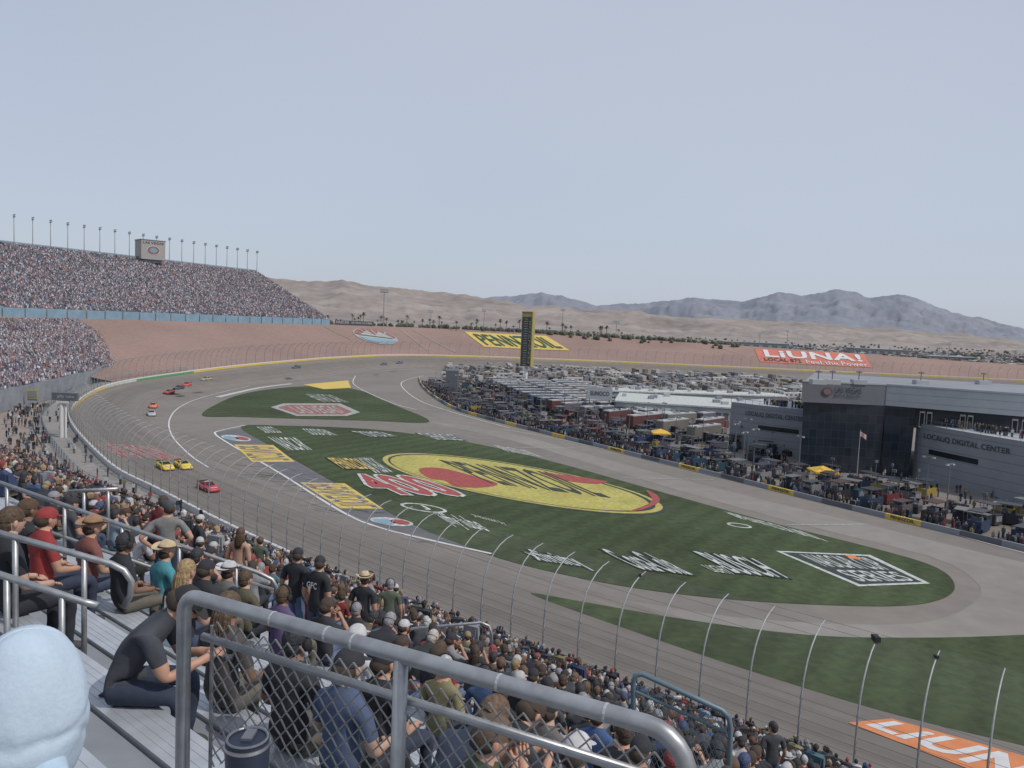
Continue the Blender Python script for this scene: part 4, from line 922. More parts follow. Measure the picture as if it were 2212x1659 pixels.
for k in range(6,len(pit)-1):
    p=pit[k];t=pt[k];nr=Vector((-t.y,t.x,0))
    if nr.y<0:nr=-nr
    yaw=atan2(-t.x,t.y);Y=p.y
    if Y<60:continue
    o=bpy.data.objects.new('pit_wagon',random.choice(wags));q=p+nr*uni(4.5,6)+t*uni(-1,1);o.location=q;o.rotation_euler=(0,0,yaw+1.57+uni(-.1,.1));o.color=(*random.choice(WC),1);finish(o,label='covered pit wagon behind the pit wall',cat='pit wagon',group='pit wagons')
    for r in range(1,10 if Y>165 else 6):
        q=p+nr*(5+r*3.7+uni(-1.5,1.5))+t*uni(-3,3);c=rnd()
        if c<.36:me,nm,lb_,ct=random.choice(wags),'pit_wagon','covered pit wagon in the pit area','pit wagon'
        elif c<.58:me,nm,lb_,ct=stack,'tyre_stack','stack of racing tyres in the pit area','tyres'
        elif c<.92:me,nm,lb_,ct=cart,'tool_cart','tool cart with monitor in the pit area','cart'
        else:me,nm,lb_,ct=lp,'lamp_post','slim lamp post in the pit area','lamp post'
        if rnd()<.92:
            o=bpy.data.objects.new(nm,me);o.location=q;o.rotation_euler=(0,0,yaw+random.choice((0,1.57,.3))+uni(-.3,.3));o.color=(*random.choice(WC),1);finish(o,label=lb_,cat=ct,group='pit area equipment')
    if k%2==0 and Y>185:
        for r in(0,1,2):
            q=p+nr*(40+r*15)+t*uni(-1,1)
            if imgu(q)<1560: veh(2,q,yaw+uni(-.12,.12)+pi/2+.2)
    for _ in range(27):
        q=p+nr*(uni(.6,4.5) if rnd()<.55 else uni(4,38))+t*uni(-3,3);crew.append((q.x,q.y,.02,uni(0,6.28),uni(.95,1.08)))
crowd('pit_crew',TSTAND,crew,'dense crowd of pit crew and guests behind the pit wall',cat='crew',pal=[np.array(SH+[(.28,.22,.05),(.2,.04,.04),(.05,.08,.18)]),np.array(SK),np.array(HT),np.array(PT)])
for u,v in((1775,1050),(1425,960)):
    o=bpy.data.objects.new('canopy_tent',tent);o.location=W(u,v);o.color=(.7,.42,.04,1);o.scale=(1.25,1.25,1.2);finish(o,label='bright yellow canopy in the pits',cat='canopy')
p=W(1850,1040);b=MB();b.tube([(0,0,0),(0,0,11)],[.09,.05],m_bgray2,n=6);o=b.obj('flagpole',label='white flagpole with striped flag by the pits',cat='flagpole');o.location=p
for k in range(7):
    b=MB();vs=[(i*.2,.12*sin(i*1.1),10.8-k*.16-(i*.12)) for i in range(8)]+[(i*.2,.12*sin(i*1.1),10.64-k*.16-(i*.12)) for i in range(8)]
    b.add(vs,[(i,i+1,i+9,i+8) for i in range(7)],m_red if k%2==0 else m_white);b.obj('flag_stripe',parent=o)
a=W(975,855);b=MB();b.box((0,0,5.5),(5,2,9),m_bdark);b.box((0,0,10.4),(5.4,2.2,.8),m_bgray);b.tube([(-2,0,0),(-2,0,1)],.3,m_wire,n=6);b.tube([(2,0,0),(2,0,1)],.3,m_wire,n=6)
o=b.obj('video_board',label='dark back of a video board at pit entry',cat='screen');o.location=a
p=W(143,948)-Vector((1,0,0));g=empty('sign_gantry',p,label='white pillar carrying a dark sign beside the fence',cat='sign')
b=MB();b.tube([(0,0,0),(0,0,8)],.5,m_white,n=12);b.tube([(.9,0,0),(.9,0,8)],.25,m_white,n=12);b.box((.4,0,8.3),(2.6,1.2,.5),m_white);b.obj('pillar',parent=g)
b=MB();b.box((.8,0,9.5),(5.6,.8,1.7),m_bdark);b.obj('sign_board',parent=g)
quadtext('lettering','jiffy lube',[(-.8,-.45,9.9),(3.0,-.45,9.9),(3.0,-.45,9.1),(-.8,-.45,9.1)],m_bgray2,parent=g,bold=.01)
p=W(70,865,2);b=MB();b.box((0,0,1.8),(3.2,.2,2.8),m_yel);b.box((0,-.13,1.8),(2.6,.1,1.9),m_bgray);b.box((0,0,.2),(2.8,.1,.5),m_wire);o=b.obj('small_sign',label='small yellow framed sign on the concourse',cat='sign');o.location=p
# ------------------------------------------------------------ near grandstand
def SP(s,p,z):v=dd*s+nn_*p;return Vector((v.x,v.y,z))
def zrow(k):return 28.3-.415*k
NR=60
gs=empty('near_grandstand',(0,0,zrow(0)),label='stepped aluminium grandstand descending to the track',cat='grandstand')
b=MB();L=gs.location;s0,s1=-22,230
for k in range(0,NR):
    z=zrow(k);p0_,p1_=.8*k-.4,.8*k+.4
    b.add([SP(s0,p0_,z)-L,SP(s0,p1_,z)-L,SP(s1,p1_,z)-L,SP(s1,p0_,z)-L],[(0,1,2,3)],m_deck)
    b.add([SP(s0,p1_,z)-L,SP(s0,p1_,z-.415)-L,SP(s1,p1_,z-.415)-L,SP(s1,p1_,z)-L],[(0,1,2,3)],m_deck)
b.add([SP(s0,.8*NR-.4,zrow(NR))-L,SP(s0,.8*NR-.4,0)-L,SP(s1,.8*NR-.4,0)-L,SP(s1,.8*NR-.4,zrow(NR))-L],[(0,1,2,3)],m_conc)
b.obj('stepped_deck',parent=gs)
rz=atan2(dd.y,dd.x)
AIS=[-14,-3.2,11.0,24,37,50,63,76,89,102,115,128,141]
bm_=MB();aa=[s0]+AIS+[s1]
for x,y in zip(aa,aa[1:]):
    c=(x+y)/2;w=(y-x)-1.3
    bm_.box((c,0,0),(w,.27,.035),m_alu);bm_.box((c,-.12,-.05),(w,.02,.065),m_alu);bm_.box((c,.125,-.05),(w,.02,.065),m_alu)
    for yy in(-.08,-.03,.03,.08):bm_.box((c,yy,.0185),(w,.004,.003),m_alu)
    nb=int(w/1.8)
    for i in range(nb):bm_.box((c-w/2+(i+.5)*w/nb,-.02,-.23),(.05,.2,.40),m_metal)
bmesh_=bm_.mesh('bench')
for k in range(1,NR):
    o=bpy.data.objects.new('bench',bmesh_);o.parent=gs;o.location=SP(0,.8*k-.25,zrow(k)+.43)-L;o.rotation_euler=(0,0,rz);COL.objects.link(o)
# ------------------------------------------------------------ detailed people
LAB={'shirt':0,'skin':1,'pants':2,'shoe':3}
MATS=[m_shirt,m_skin,m_pants,m_shoe,m_eye,m_lip]
def figure(name,J,tilt=0.,turn=0.,slim=1.,long_sleeve=False,hand_curl=.9):
    V=[];E=[];Rr=[];seg=[]
    def v(p,r):V.append(Vector(p));Rr.append(r);return len(V)-1
    def e(a,c,l):E.append((a,c));seg.append((a,c,l))
    pel=v(J['pel'],(.145*slim,.115));wa=v(J['waist'],(.135*slim,.105));ch=v(J['chest'],(.155*slim,.115));uc=v(J['uc'],(.12*slim,.09));nk=v(J['neck'],(.058,.058));hd=v(J['head'],(.066,.07))
    e(pel,wa,'shirt');e(wa,ch,'shirt');e(ch,uc,'shirt');e(uc,nk,'skin');e(nk,hd,'skin')
    hands=[]
    for s in(-1,1):
        f=lambda n:J[n+('L' if s<0 else 'R')] if n+('L' if s<0 else 'R') in J else (s*J[n][0],J[n][1],J[n][2])
        sh=Vector(f('sh'));el=Vector(f('el'));wr=Vector(f('wr'))
        a=v(sh,(.062*slim,.062));m1=v(sh.lerp(el,.6),(.056,.056));c=v(el,(.042,.042));w=v(wr,(.027,.027))
        hd_d=(wr-el).normalized();pa=v(wr+hd_d*.055,(.036,.022))
        e(uc,a,'shirt');e(a,m1,'shirt');e(m1,c,'shirt' if long_sleeve else 'skin');e(c,w,'shirt' if long_sleeve else 'skin');e(w,pa,'skin')
        hands.append((s,wr+hd_d*.07,hd_d,el))
        hp=v(f('hip'),(.092,.092));kn=v(f('knee'),(.064,.064));an=v(f('ank'),(.042,.042));te=v(f('toe'),(.045,.035))
        e(pel,hp,'pants');e(hp,kn,'pants');e(kn,an,'pants');e(an,te,'shoe')
    me=bpy.data.meshes.new('sk');me.from_pydata([tuple(p) for p in V],E,[]);o=bpy.data.objects.new('sk',me);COL.objects.link(o)
    md=o.modifiers.new('s','SKIN');md.use_smooth_shade=True
    sv=me.skin_vertices[0].data
    for i,r in enumerate(Rr):sv[i].radius=r
    sv[0].use_root=True
    ms=o.modifiers.new('u','SUBSURF');ms.levels=2;ms.render_levels=2
    dg=bpy.context.evaluated_depsgraph_get();dg.update();em_=bpy.data.meshes.new_from_object(o.evaluated_get(dg));bpy.data.objects.remove(o)
    b=MB();b.mats=list(MATS)
    for x in em_.vertices:
        c=x.co;w=noise.noise(Vector((c.x*9,c.y*9,c.z*16)))+.5*noise.noise(Vector((c.x*22,c.y*22,c.z*30)))
        b.v.append(c+x.normal*(.006*w))
    for p in em_.polygons:
        c=p.center;best=None;bd=9
        for a_,c_,l in seg:
            A_,B_=V[a_],V[c_];ab=B_-A_;t=max(0,min(1,(c-A_).dot(ab)/ab.length_squared));r=Rr[a_][0]*(1-t)+Rr[c_][0]*t;dd_=(c-A_-ab*t).length-r
            if dd_<bd:bd=dd_;best=l
        b.f.append(list(p.vertices));b.m.append(LAB[best])
    HX=Matrix.Translation(Vector(J['head']))@Matrix.Rotation(turn,4,'Z')@Matrix.Rotation(-tilt,4,'X')
    def hf(p):
        q=p.copy()
        if p.y>0:
            q.y*=1-.10*abs(p.z)
            g=exp(-((p.x/.16)**2+((p.z+.08)/.22)**2));q.y+=.20*g
            for s in(-1,1):q.y-=.10*exp(-(((p.x-s*.38)/.2)**2+((p.z-.10)/.13)**2))
            q.y+=.07*exp(-((p.x/.45)**2+((p.z-.27)/.12)**2));q.y+=.10*exp(-((p.x/.3)**2+((p.z+.75)/.2)**2))
        if p.z<0:q.x*=1-.28*p.z*p.z;q.y+=.10*(-p.z)
        return q
    b.ell((0,0,0),(.076,.096,.118),m_skin,nu=24,nv=18,X=HX,fn=hf)
    for s in(-1,1):
        b.ell((s*.029,.083,.012),(.012,.008,.007),m_eye,nu=8,nv=5,X=HX);b.ell((s*.079,-.005,-.005),(.012,.02,.032),m_skin,nu=8,nv=6,X=HX)
    b.ell((0,.093,-.055),(.022,.008,.007),m_lip,nu=8,nv=5,X=HX)
    for s,pc,hd_,el in hands:
        up=Vector((0,0,1));side=hd_.cross(up)
        side=side.normalized() if side.length>.2 else Vector((s,0,0))
        pn=side.cross(hd_).normalized()
        if pn.z>0:pn=-pn
        for i,(off,ln) in enumerate(((-.03,.060),(-.01,.074),(.011,.07),(.031,.055))):
            p=pc+side*off;d=hd_.copy();pts=[p-hd_*.01]
            for sg_ in(.42,.32,.26):
                pts.append(pts[-1]+d*ln*sg_*1.15);d=(d+pn*hand_curl*.6).normalized()
            b.tube(pts,[.0100,.0092,.0082,.006],m_skin,n=6)
        ts=-s if side.x>0 else s
        p=pc+side*ts*.03-hd_*.03;b.tube([p,p+side*ts*.025+hd_*.015,p+side*ts*.035+hd_*.042,p+side*ts*.028+hd_*.062],[.013,.012,.010,.007],m_skin,n=6)
    me=b.mesh(name,True);return me,HX
POSE={}
sit=dict(pel=(0,0,.55),waist=(0,-.01,.70),chest=(0,0,.87),uc=(0,.0,.99),neck=(0,.02,1.09),head=(0,.05,1.20),sh=(.17,0,.985),el=(.24,.04,.73),wr=(.15,.26,.67),hip=(.09,.04,.53),knee=(.13,.44,.52),ank=(.13,.42,.1),toe=(.14,.56,.05))
POSE['sit']=figure('seated_body',sit,tilt=.12)
POSE['sitL']=figure('seated_body',dict(sit,wrL=(-.05,.28,.66),elR=(.26,-.02,.74),wrR=(.2,.3,.6)),tilt=.05,turn=.6,slim=.9)
lean=dict(pel=(0,0,.55),waist=(0,.06,.69),chest=(0,.17,.82),uc=(0,.26,.92),neck=(0,.34,.99),head=(0,.42,1.06),sh=(.17,.25,.91),el=(.19,.36,.65),wr=(.07,.55,.72),hip=(.09,.04,.53),knee=(.15,.44,.52),ank=(.15,.40,.1),toe=(.16,.54,.05))
POSE['lean']=figure('seated_body',lean,tilt=.75,slim=1.1,hand_curl=1.3)
POSE['photo']=figure('seated_body',dict(sit,el=(.27,.18,.86),wr=(.085,.20,1.07)),tilt=.2,hand_curl=.5)
stand=dict(pel=(0,0,.95),waist=(0,-.01,1.1),chest=(0,0,1.27),uc=(0,0,1.40),neck=(0,.02,1.50),head=(0,.04,1.61),sh=(.18,0,1.4),el=(.25,-.03,1.12),wr=(.24,.08,.90),hip=(.09,0,.92),knee=(.10,.02,.5),ank=(.11,-.02,.1),toe=(.13,.11,.05))
POSE['stand']=figure('standing_body',stand,tilt=.15,turn=.5,slim=.9)
POSE['hips']=figure('standing_body',dict(stand,el=(.36,-.08,1.18),wr=(.19,.02,1.0)),tilt=.1,turn=.7,slim=.88)
HW={}
def hw(name,fn,smooth=True):
    for pn,(me,HX) in POSE.items():
        b=MB();fn(b,HX);HW[(name,pn)]=b.mesh(name,smooth)
def cap(b,X):
    b.ell((0,-.004,.028),(.087,.108,.098),m_hat,nu=16,nv=7,X=X,z0=-.05)
    vs=[(sin(a)*.075,.085+(.085*cos(a*.9)),.035-.012*cos(a)) for a in[-1.2+.3*i for i in range(9)]]
    b.add([( -.075,.06,.045),(.075,.06,.045)]+vs,[(0,1)+tuple(range(10,1,-1))],m_hat,X)
    b.ell((0,-.02,-.01),(.081,.095,.075),m_hair2,nu=12,nv=6,X=X@Matrix.Translation((0,-.015,0)))
def hair(b,X):
    b.ell((0,-.012,.022),(.084,.103,.106),m_hair,nu=18,nv=10,X=X,fn=lambda p:p*(1+.03*sin(p.x*22)*cos(p.z*17)),z0=-.12)
    b.ell((0,-.045,-.02),(.074,.06,.075),m_hair,nu=14,nv=8,X=X)
def longhair(b,X):
    hair(b,X)
    b.ell((0,-.07,-.10),(.082,.045,.15),m_hair,nu=20,nv=16,X=X,fn=lambda p:Vector((p.x*(1+.05*sin(p.z*5)),p.y*(1+.15*sin(p.x*16)),p.z)))
    for i in range(150):
        a=uni(-1,1);x=a*.084;y=-.108+.055*a*a+uni(-.01,.012);w=uni(.8,1.12);ph=uni(0,6)
        b.tube([(x*.75,y+.02,.06),(x,y-.008,-.05),(x*1.05*w+.006*sin(ph),y-.012,-.13),(x*1.08*w+.007*sin(ph+2),y-.008+.006*cos(ph),-.20),(x*1.0*w+.010*sin(ph+4),y+.004,-.25-uni(0,.05))],[.004,.0055,.005,.004,.001],m_hair,n=4,X=X)
def cowboy(b,X):
    b.ell((0,0,.06),(.09,.108,.105),m_hat,nu=16,nv=7,X=X,z0=-.1,fn=lambda p:Vector((p.x,p.y,p.z-.18*exp(-(p.x/.3)**2)*(p.z>.6))))
    n=28;vs=[];
    for r in(.085,.14,.175):
        for i in range(n):
            a=2*pi*i/n;c=cos(a);vs.append((r*c*.92,r*sin(a)*1.08,.055+(r-.085)*.5*c*c*abs(c)))
    fs=[(k*n+i,k*n+(i+1)%n,(k+1)*n+(i+1)%n,(k+1)*n+i) for k in range(2) for i in range(n)]
    b.add(vs,fs,m_hat,X);b.tube([(cos(2*pi*i/16)*.091,sin(2*pi*i/16)*.109,.07) for i in range(17)],.009,m_tyre,n=5,X=X)
    b.ell((0,-.03,-.02),(.078,.08,.07),m_hair2,nu=12,nv=6,X=X)
def phones(b,X):
    hair(b,X)
    b.tube([(cos(a)*.098,0,.02+sin(a)*.115) for a in[pi*i/12 for i in range(13)]],.010,m_tyre,n=6,X=X)
    for s in(-1,1):b.ell((s*.095,0,-.002),(.024,.036,.044),m_tyre,nu=12,nv=8,X=X)
hw('cap',cap);hw('hair',hair);hw('long_hair',longhair);hw('cowboy_hat',cowboy);hw('headphones',phones)
ROT=-atan2(nn_.x,nn_.y)
occ={}
CL={'cap':'cap','hair':'short hair','long_hair':'long hair','cowboy_hat':'wide hat','headphones':'ear defenders'}
def cname(c):
    r,g,b_=c
    if max(c)<.09:return 'black' if max(c)<.05 else 'dark grey'
    if min(c)>.4:return 'white'
    if r>2*g and r>2*b_:return 'red'
    if b_>1.4*r:return 'blue' 
    if r>.2 and g>.19 and b_<.15:return 'yellow'
    if g>r and g>b_:return 'green'
    return 'grey'
def person(k,s,pose,col,hwn,hc,yaw=0,label=None,sc=1.,dp=0,dz=0):
    me,HX=POSE[pose];o=bpy.data.objects.new('person',me);o.location=SP(s,.8*k-.25+(.28 if pose in('stand','hips') else 0)+dp,zrow(k)+dz);o.rotation_euler=(0,0,ROT+yaw);o.color=(*col,1);o.scale=(sc,sc,sc)
    finish(o,label=label or('spectator %s in %s shirt with %s on the bleachers'%('standing' if pose in('stand','hips') else 'seated',cname(col),CL[hwn])),cat='person',group='spectators in the near stand')
    if hwn:
        h=bpy.data.objects.new(hwn,HW[(hwn,pose)]);h.parent=o;h.color=(*hc,1);COL.objects.link(h)
    occ.setdefault(k,[]).append(s);return o
def seat_at(u,v,h=1.31,Y=None):
    d=ray(u,v);nd=d.dot(nn_)
    if Y: k=max(1,round((Y/d.y*nd+.25)/.8))
    else:
        t=(28.3-.415*.25/.8+h-H)/(d.z+.415*nd/.8);k=round((t*nd+.25)/.8)
        if k<2 or k>24:k=14
    t=(.8*k-.25)/nd;return k,d.dot(dd)*t
BLK=(.026,.028,.034);DG=(.055,.06,.07);WH=(.48,.48,.50);RD=(.26,.035,.035);BL=(.05,.1,.24);TE=(.07,.27,.32)
BR=(.08,.05,.03);BD=(.30,.21,.11);TAN=(.5,.40,.26)
heroes=[(250,1290,'lean',(.05,.055,.068),'cap',(.025,.025,.028),-.75,'man in dark grey t-shirt and cap looking at a phone',4.9),
(395,1222,'sit',BLK,'long_hair',BD,.3,'woman in black jersey with blond ponytail',7.5),(438,1216,'sit',BLK,'cap',BLK,.2,None,9),
(482,1352,'sit',(.07,.06,.06),'long_hair',(.10,.065,.04),.2,'woman with long brown hair seen from behind',5.3),
(607,1276,'sit',(.10,.07,.16),'headphones',BR,.2,None),(655,1198,'stand',BLK,'cap',BLK,.2,'person in black t-shirt standing on the bleachers',11),(607,1204,'stand',BLK,'cap',BLK,.3,None,12),
(760,1212,'stand',BLK,'cowboy_hat',TAN,.4,'man in straw cowboy hat and black shirt standing',13),
(488,1147,'stand',(.4,.25,.18),'long_hair',BR,.4,'woman with long hair and open back top standing',14),(322,1028,'hips',(.2,.2,.2),'cap',DG,.9,'woman in grey tank top standing with hand on hip',11.5),
(268,1052,'lean',WH,'cap',DG,.2,'man in white t-shirt bending forward',11),(90,1102,'sit',RD,'cap',RD,.1,'spectator in red shirt and red cap'),(190,1142,'sit',(.2,.08,.07),'cowboy_hat',(.30,.18,.1),.1,None,8.5),
(262,1172,'sit',BLK,'headphones',BLK,.0,None,8),(352,1172,'sit',TE,'cowboy_hat',TAN,.1,'spectator in teal shirt and wide tan hat',9.5),(50,1090,'sit',BLK,'cap',BR,.2,None),(150,1080,'sit',DG,'cap',BLK,.1,None),
(910,1282,'lean',(.035,.045,.045),'hair',(.4,.38,.35),.3,'grey-haired man in dark shirt leaning forward',11),(870,1300,'sit',BLK,'cap',WH,0,None,12),(525,1262,'sit',(.10,.09,.06),'hair',BR,.3,None,9),(488,1245,'sit',(.15,.15,.15),'cowboy_hat',WH,.3,None,10),
(630,1368,'sit',BLK,'headphones',BLK,.2,None),(765,1352,'sit',WH,'cap',WH,.3,'spectator in white t-shirt seated on the bleachers'),
(1045,1568,'photo',(.06,.08,.05),'cap',(.12,.08,.055),-.6,'man in green shirt and brown cap with hands at his face'),(937,1532,'lean',(.04,.055,.09),'hair',(.12,.075,.05),-.2,'man in navy shirt leaning forward'),
(1180,1512,'sit',(.13,.12,.115),'cap',BLK,.1,None),(950,1330,'sit',RD,'hair',BR,.2,None,10),(1080,1470,'sit',BLK,'hair',BR,.3,None),(1290,1530,'sit',BL,'cap',BLK,.2,None),(820,1420,'sit',BLK,'cap',BLK,.1,None),
(1150,1450,'sit',BLK,'cap',BLK,.2,None),(10,1110,'sit',BLK,'hair',BR,.1,None),(450,1170,'sit',DG,'cap',BLK,.2,None,13),(1240,1580,'sit',WH,'cap',WH,.1,None),(1380,1600,'sit',BLK,'cap',BLK,.1,None),(740,1500,'sit',(.07,.10,.18),'cap',BLK,.1,None,4.8)]
for hh in heroes:
    u,v,ps,c,hn,hc,yw,lb_=hh[:8];Yh=hh[8] if len(hh)>8 else None
    k,s=seat_at(u,v,1.73 if ps in('stand','hips') else(1.2 if ps=='lean' else 1.31),Yh);o=person(k,s,ps,c,hn,hc,yw,lb_)
    if u==250:
        b=MB();b.box((0,.645,.70),(.075,.15,.01),m_tyre);b.box((0,.645,.706),(.068,.14,.004),m_vglass);ph=b.obj('held_phone',label='black smartphone held in two hands',cat='phone');ph.location=o.location;ph.rotation_euler=o.rotation_euler
    if u==395:quadtext('shirt_number','12',[(-.09,-.135,1.0),(.09,-.135,1.0),(.09,-.15,.80),(-.09,-.15,.80)],m_white,parent=o,bold=.03)
    if u==655:quadtext('shirt_print','GFC',[(-.10,-.13,1.36),(.10,-.13,1.36),(.10,-.14,1.26),(-.10,-.14,1.26)],m_white,parent=o,bold=.03)
# the hooded spectator
k=1;hc_=D(82,1500,2.12);s=hc_.dot(dd)
ho=person(k,s,'sit',(.42,.55,.68),None,BR,.0,'spectator in pale blue hooded sweatshirt with hood up',sc=.86,dp=hc_.dot(nn_)-.55-.03)
def hoodmat():
    m=M('hood_cloth',(.44,.54,.64),.95,var=.035,scale=60,bump=.12,detail=3);nt=m.node_tree;N=nt.nodes;Lk=nt.links;b=N['Principled BSDF']
    tc=N.new('ShaderNodeTexCoord');mp=N.new('ShaderNodeMapping');mp.inputs['Scale'].default_value=(5,5,2.6);mp.inputs['Rotation'].default_value=(.5,.3,.2);Lk.new(tc.outputs['Object'],mp.inputs[0])
    nz=N.new('ShaderNodeTexNoise');nz.inputs['Scale'].default_value=1.1;nz.inputs['Detail'].default_value=1.5;nz.inputs['Distortion'].default_value=.5;Lk.new(mp.outputs[0],nz.inputs['Vector'])
    bp=N.new('ShaderNodeBump');bp.inputs['Strength'].default_value=.6;bp.inputs['Distance'].default_value=.03;Lk.new(nz.outputs['Fac'],bp.inputs['Height'])
    old=b.inputs['Normal'].links[0].from_socket;Lk.new(old,bp.inputs['Normal']);Lk.new(bp.outputs[0],b.inputs['Normal']);return m
m_hood=hoodmat()
def hoodf(p):
    fold=noise.noise(Vector((p.x*1.5+p.z*.8,p.y*1.5,p.z*1.1+3)))*.06
    cre=max(0,1-abs(p.z+.15*p.x-.12+.10*noise.noise(p*2))/.10)*.03+max(0,1-abs(p.z-.35*p.x+.35+.08*noise.noise(p*2.5))/.09)*.035
    q=p*(1.0+fold-cre);q.y-=.10*max(0,-p.z)
    q.x*=1-.05*max(0,p.z);q.x*=1-.10*max(0,-p.z-.2)
    seam=abs(p.x-.05*p.z)
    if seam<.05:q*=1-.022*(1-seam/.05)
    return q
b=MB();b.ell((0,-.01,1.09),(.185,.195,.315),m_hood,nu=128,nv=96,fn=hoodf);b.ell((0,-.0,.70),(.27,.19,.24),m_hood,nu=48,nv=24,fn=hoodf)
b.obj('hood',smooth=True,parent=ho)
# fill of spectators
seats=[]
for k in range(4,NR):
    p=.8*k-.25;sL=3.4*p+6;sR=-.15*p-3
    s=sR
    while s<min(sL,225):
        s+=uni(.5,.62)
        if any(abs(s-a)<.95 for a in AIS):continue
        dens=(.80 if k>12 else (.62 if k>8 else .34))*(1+.35*noise.noise(Vector((s*.25,k*.4,2.))))
        if rnd()>dens:s+=uni(0,.5);continue
        if any(abs(s-x)<.5 for x in occ.get(k,[])):continue
        P=SP(s,p,zrow(k)+1.3);q=mt.inverted()@P
        if q.z>-1:continue
        u=1106+F*q.x/-q.z;v=829.5-F*q.y/-q.z
        if u<-40 or u>2250 or v>1720:continue
        if k<7 and (u<700 or (u<950 and v>1500)):continue
        if k<10 and u<640 and v>1230:continue
        seats.append(((P-Vector((0,0,H))).length,k,s))
seats.sort()
NI=300-len(heroes)-1
for dist,k,s in seats[:NI]:
    pose=random.choices(['sit','sitL','lean','photo','stand'],[.42,.28,.17,.08,.04 if dist>16 else 0])[0]
    person(k,s,pose,random.choice(SH),random.choices(['cap','hair','long_hair','cowboy_hat','headphones'],[.52,.22,.06,.02,.18])[0],random.choice(HT),uni(-.25,.75),sc=uni(.94,1.05))
ins=[];ins2=[]
for dist,k,s in seats[NI:]:
    P=SP(s,.8*k-.25,zrow(k));(ins if rnd()<.94 else ins2).append((P.x,P.y,P.z,ROT+uni(-.2,.7),uni(.92,1.06)))
for s_ in range(900):
    s=uni(-20,100);P=SP(s,uni(47.9,50.5),.5);ins2.append((P.x,P.y,.3,ROT+uni(-3,3),uni(.95,1.05)))
for s_ in range(330):
    i=int(uni(45,92));P=path[i]-IN[i]*(uni(6.5,14) if rnd()<.85 else uni(1,5))
    if P.dot(nn_)>48.2:ins2.append((P.x,P.y,.28,uni(0,6),uni(.95,1.05)))
crowd('crowd',TSIT,ins,'dense seated spectators in the near stand')
crowd('crowd',TSTAND,ins2,'standing spectators in the near stand')
# ------------------------------------------------------------ railings
def rail(name,pts,r,lab,mat=m_metal,posts=(),drop=1.0):
    e=empty(name,pts[0],label=lab,cat='railing');L=e.location
    P=[Vector(p)-L for p in pts];b=MB();b.tube(P,r,mat,n=14);b.obj('top_rail',parent=e,smooth=True)
    for q in posts:
        b=MB();q=Vector(q)-L;b.tube([q,q-Vector((0,0,drop))],r*.9,mat,n=10);b.obj('post',parent=e,smooth=True)
    return e
def arc(p,a,b_,r,n=6):
    return [p+a*r*(1-sin(t*pi/2/n))+b_*r*(1-cos(t*pi/2/n)) for t in range(n+1)]
zr=28.9
A0=W(398,1283,zr);B0=W(1452,1580,zr);e_=(B0-A0).normalized();dn=Vector((0,0,-1))
pts=[A0+dn*1.4]+[q for q in arc(A0,dn,e_,.07)]+[A0.lerp(B0,.4)]+[q for q in arc(B0+e_*.05,-e_,dn,.12)]+[B0+e_*.05+dn*1.4]
e1=rail('guard_rail',pts,.027,'thick galvanized guard rail with chain link infill')
L=e1.location
off=Vector((-e_.y,e_.x,0))*.02
b=MB();q=A0.lerp(B0,.53)-L;b.tube([q,q+dn*1.4],.025,m_metal,n=12);b.obj('post',parent=e1,smooth=True)
b=MB();q0=A0+e_*.06-L+dn*.17;q1=B0-L+dn*.17;b.tube([q0+off*2,q1+off*2],.016,m_metal,n=10);b.obj('mid_rail',parent=e1,smooth=True)
b=MB()
for f in(.24,.37,.43,.72,.9):
    q=A0.lerp(B0,f)-L;b.tube([q-e_*.004,q+e_*.004],.0285,m_bgray2,n=12)
b.obj('weld_collar',parent=e1)
def chain(par,P0,P1,ztop,zbot,cell,r,mat,name='chain_link'):
    b=MB();ln=(P1-P0).length;ex=(P1-P0).normalized();nx=int(ln/cell);nz_=int((ztop-zbot)/(cell*1.1));nrm=Vector((-ex.y,ex.x,0))
    for i in range(nx):
        pts=[];jj=uni(-.0015,.0015)
        for j in range(nz_*2+1):
            xx=(i+.5)*cell+(cell*.5 if j%2 else 0)+jj
            pts.append(P0+ex*xx+Vector((0,0,ztop-zbot-j*cell*.55))+nrm*(.002 if j%2 else -.002))
        b.tube(pts,r,mat,n=4)
        pts=[p-ex*( (cell*.5 if j%2 else 0)*2) for j,p in enumerate(pts)]
        b.tube(pts,r,mat,n=4)
    return b.obj(name,parent=par)
P0=z0(A0+e_*.1)-Vector((L.x,L.y,0));P1=z0(B0)-Vector((L.x,L.y,0))
P0.z=P1.z=27.75-L.z
chain(e1,P0+off*2.4,P1+off*2.4,28.80,27.75,.06,.0036,m_chain)
b=MB();q=A0+e_*.1-L+off*2.4;b.tube([q+dn*.12,q+dn*1.3],.008,m_chain,n=6);b.obj('tension_bar',parent=e1)
def aisle(uvY,r,lab,nposts=3,second=True):
    pts=[D(*a) for a in uvY];e=rail('handrail',pts,r,lab);L=e.location
    a,c=pts[0],pts[1]
    for i in range(nposts):
        q=a.lerp(c,(i+.6)/nposts)-L;b=MB();b.tube([q,q-Vector((0,0,.95))],r*.85,m_metal,n=8);b.obj('post',parent=e,smooth=True)
    if second:
        b=MB();b.tube([a-L-Vector((0,0,.45)),c-L-Vector((0,0,.45))],r*.8,m_metal,n=8);b.obj('mid_rail',parent=e,smooth=True)
aisle([(-60,1022,10.5),(560,1238,10.5),(588,1252,10.5),(597,1268,10.5),(594,1290,10.5)],.03,'long galvanized aisle handrail beside spectators',5)
aisle([(-60,1135,5.7),(240,1218,5.9),(268,1232,5.9),(284,1256,5.9),(282,1285,5.9),(268,1312,5.9)],.025,'galvanized handrail with a looped end',2,False)
aisle([(-60,1222,4.6),(180,1300,4.8),(212,1308,4.8)],.022,'lower galvanized handrail over the bleachers',2,False)
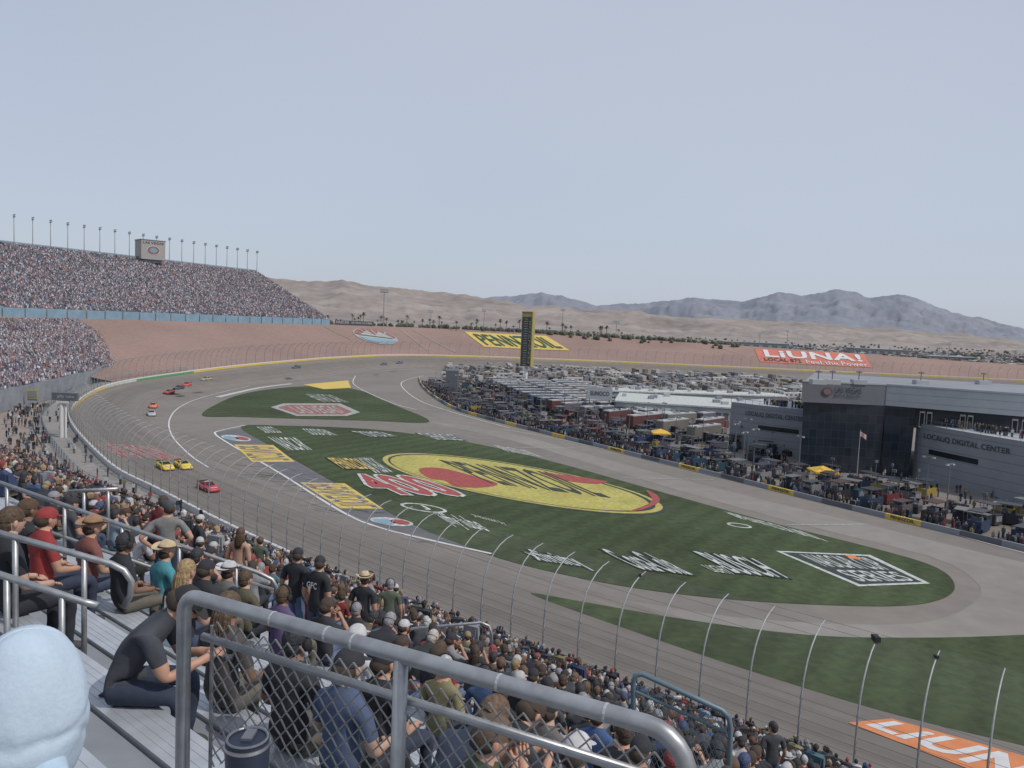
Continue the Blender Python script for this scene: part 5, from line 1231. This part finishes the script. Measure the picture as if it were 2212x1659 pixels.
aisle([(870,1402,16),(874,1372,16),(890,1358,16),(1040,1345,16),(1056,1352,16),(1062,1370,16),(1062,1412,16)],.032,'pale looped rail above the crowd',1,False)
aisle([(150,1062,14),(255,1056,14)],.035,'short galvanized handrail beside the aisle',2,False)
for s in AIS[2:8]:
    for k in range(8,56,7):
        e=empty('handrail',SP(s,.8*k,zrow(k)),label='short aisle handrail between seating blocks',cat='railing',group='aisle handrails')
        b=MB();a=Vector((0,0,.9));c=nn_*2.0+Vector((0,0,.9-1.04));b.tube([(0,0,0),a,c,c-Vector((0,0,.9))],.025,m_metal,n=6);b.obj('hoop',parent=e)
G=[D(1368,1760,8),D(1368,1475,8),D(1372,1460,8),D(1388,1456,8),D(1560,1535,7.6),D(1574,1548,7.6),D(1578,1570,7.6),D(1572,1780,7.6)]
e2=rail('gate',G,.028,'blue-grey framed chain link gate panel',mat=m_bluemetal);L=e2.location
b=MB();b.tube([D(1370,1492,8)-L,D(1576,1585,7.6)-L],.018,m_bluemetal,n=8);b.obj('cross_bar',parent=e2)
b=MB();P_=D(1370,1470,8)-L;Q_=D(1574,1560,7.6)-L
for i in range(17):
    f=i/17;a=P_.lerp(Q_,f);pts=[]
    for j in range(26):pts.append(a+(Q_-P_)/17*(.5 if j%2 else 0)+Vector((0,0,-.055*j)))
    b.tube(pts,.004,m_bluemetal,n=3);b.tube([p-(Q_-P_)/17*(1. if j%2 else 0) for j,p in enumerate(pts)],.004,m_bluemetal,n=3)
b.obj('chain_link',parent=e2)
# tumbler
c=D(535,1582,1.55);tb=empty('tumbler',(c.x,c.y,c.z-.21),label='navy insulated tumbler with steel rim and clear lid',cat='tumbler')
b=MB();b.tube([(0,0,0),(0,0,.02),(0,0,.182)],[.034,.038,.046],m_navy,n=48);b.obj('cup',parent=tb)
b=MB();b.tube([(0,0,.182),(0,0,.190)],[.0463,.0468],m_steel,n=48);b.obj('rim',parent=tb)
b=MB();b.tube([(0,0,.190),(0,0,.196)],[.0445,.045],m_navy,n=48);b.tube([(cos(2*pi*i/24)*.041,sin(2*pi*i/24)*.041,.198) for i in range(25)],.003,m_clear,n=6);b.box((.0,.01,.199),(.022,.04,.006),m_clear);b.obj('lid',parent=tb,smooth=False)
b=MB();b.box((0,0,-.02),(.5,.25,.04),m_alu,rz=rz);b.box((0,0,-.62),(.06,.2,1.16),m_metal,rz=rz);o=b.obj('ledge',label='narrow aluminium ledge under the tumbler',cat='shelf');o.location=tb.location
d=ray(243,1500);t=(28.3-.415*3+.455-H)/d.z
q=Vector((d.x*t,d.y*t,0))
b=MB();b.box((0,0,.004),(.15,.075,.008),m_tyre,rz=rz+.5);o=b.obj('phone',label='dark smartphone lying on the bench',cat='phone')
kk=round((q.dot(nn_)+.25)/.8);q2=SP(q.dot(dd),.8*kk-.25,zrow(kk)+.452);o.location=q2
print('objects',len(bpy.data.objects))
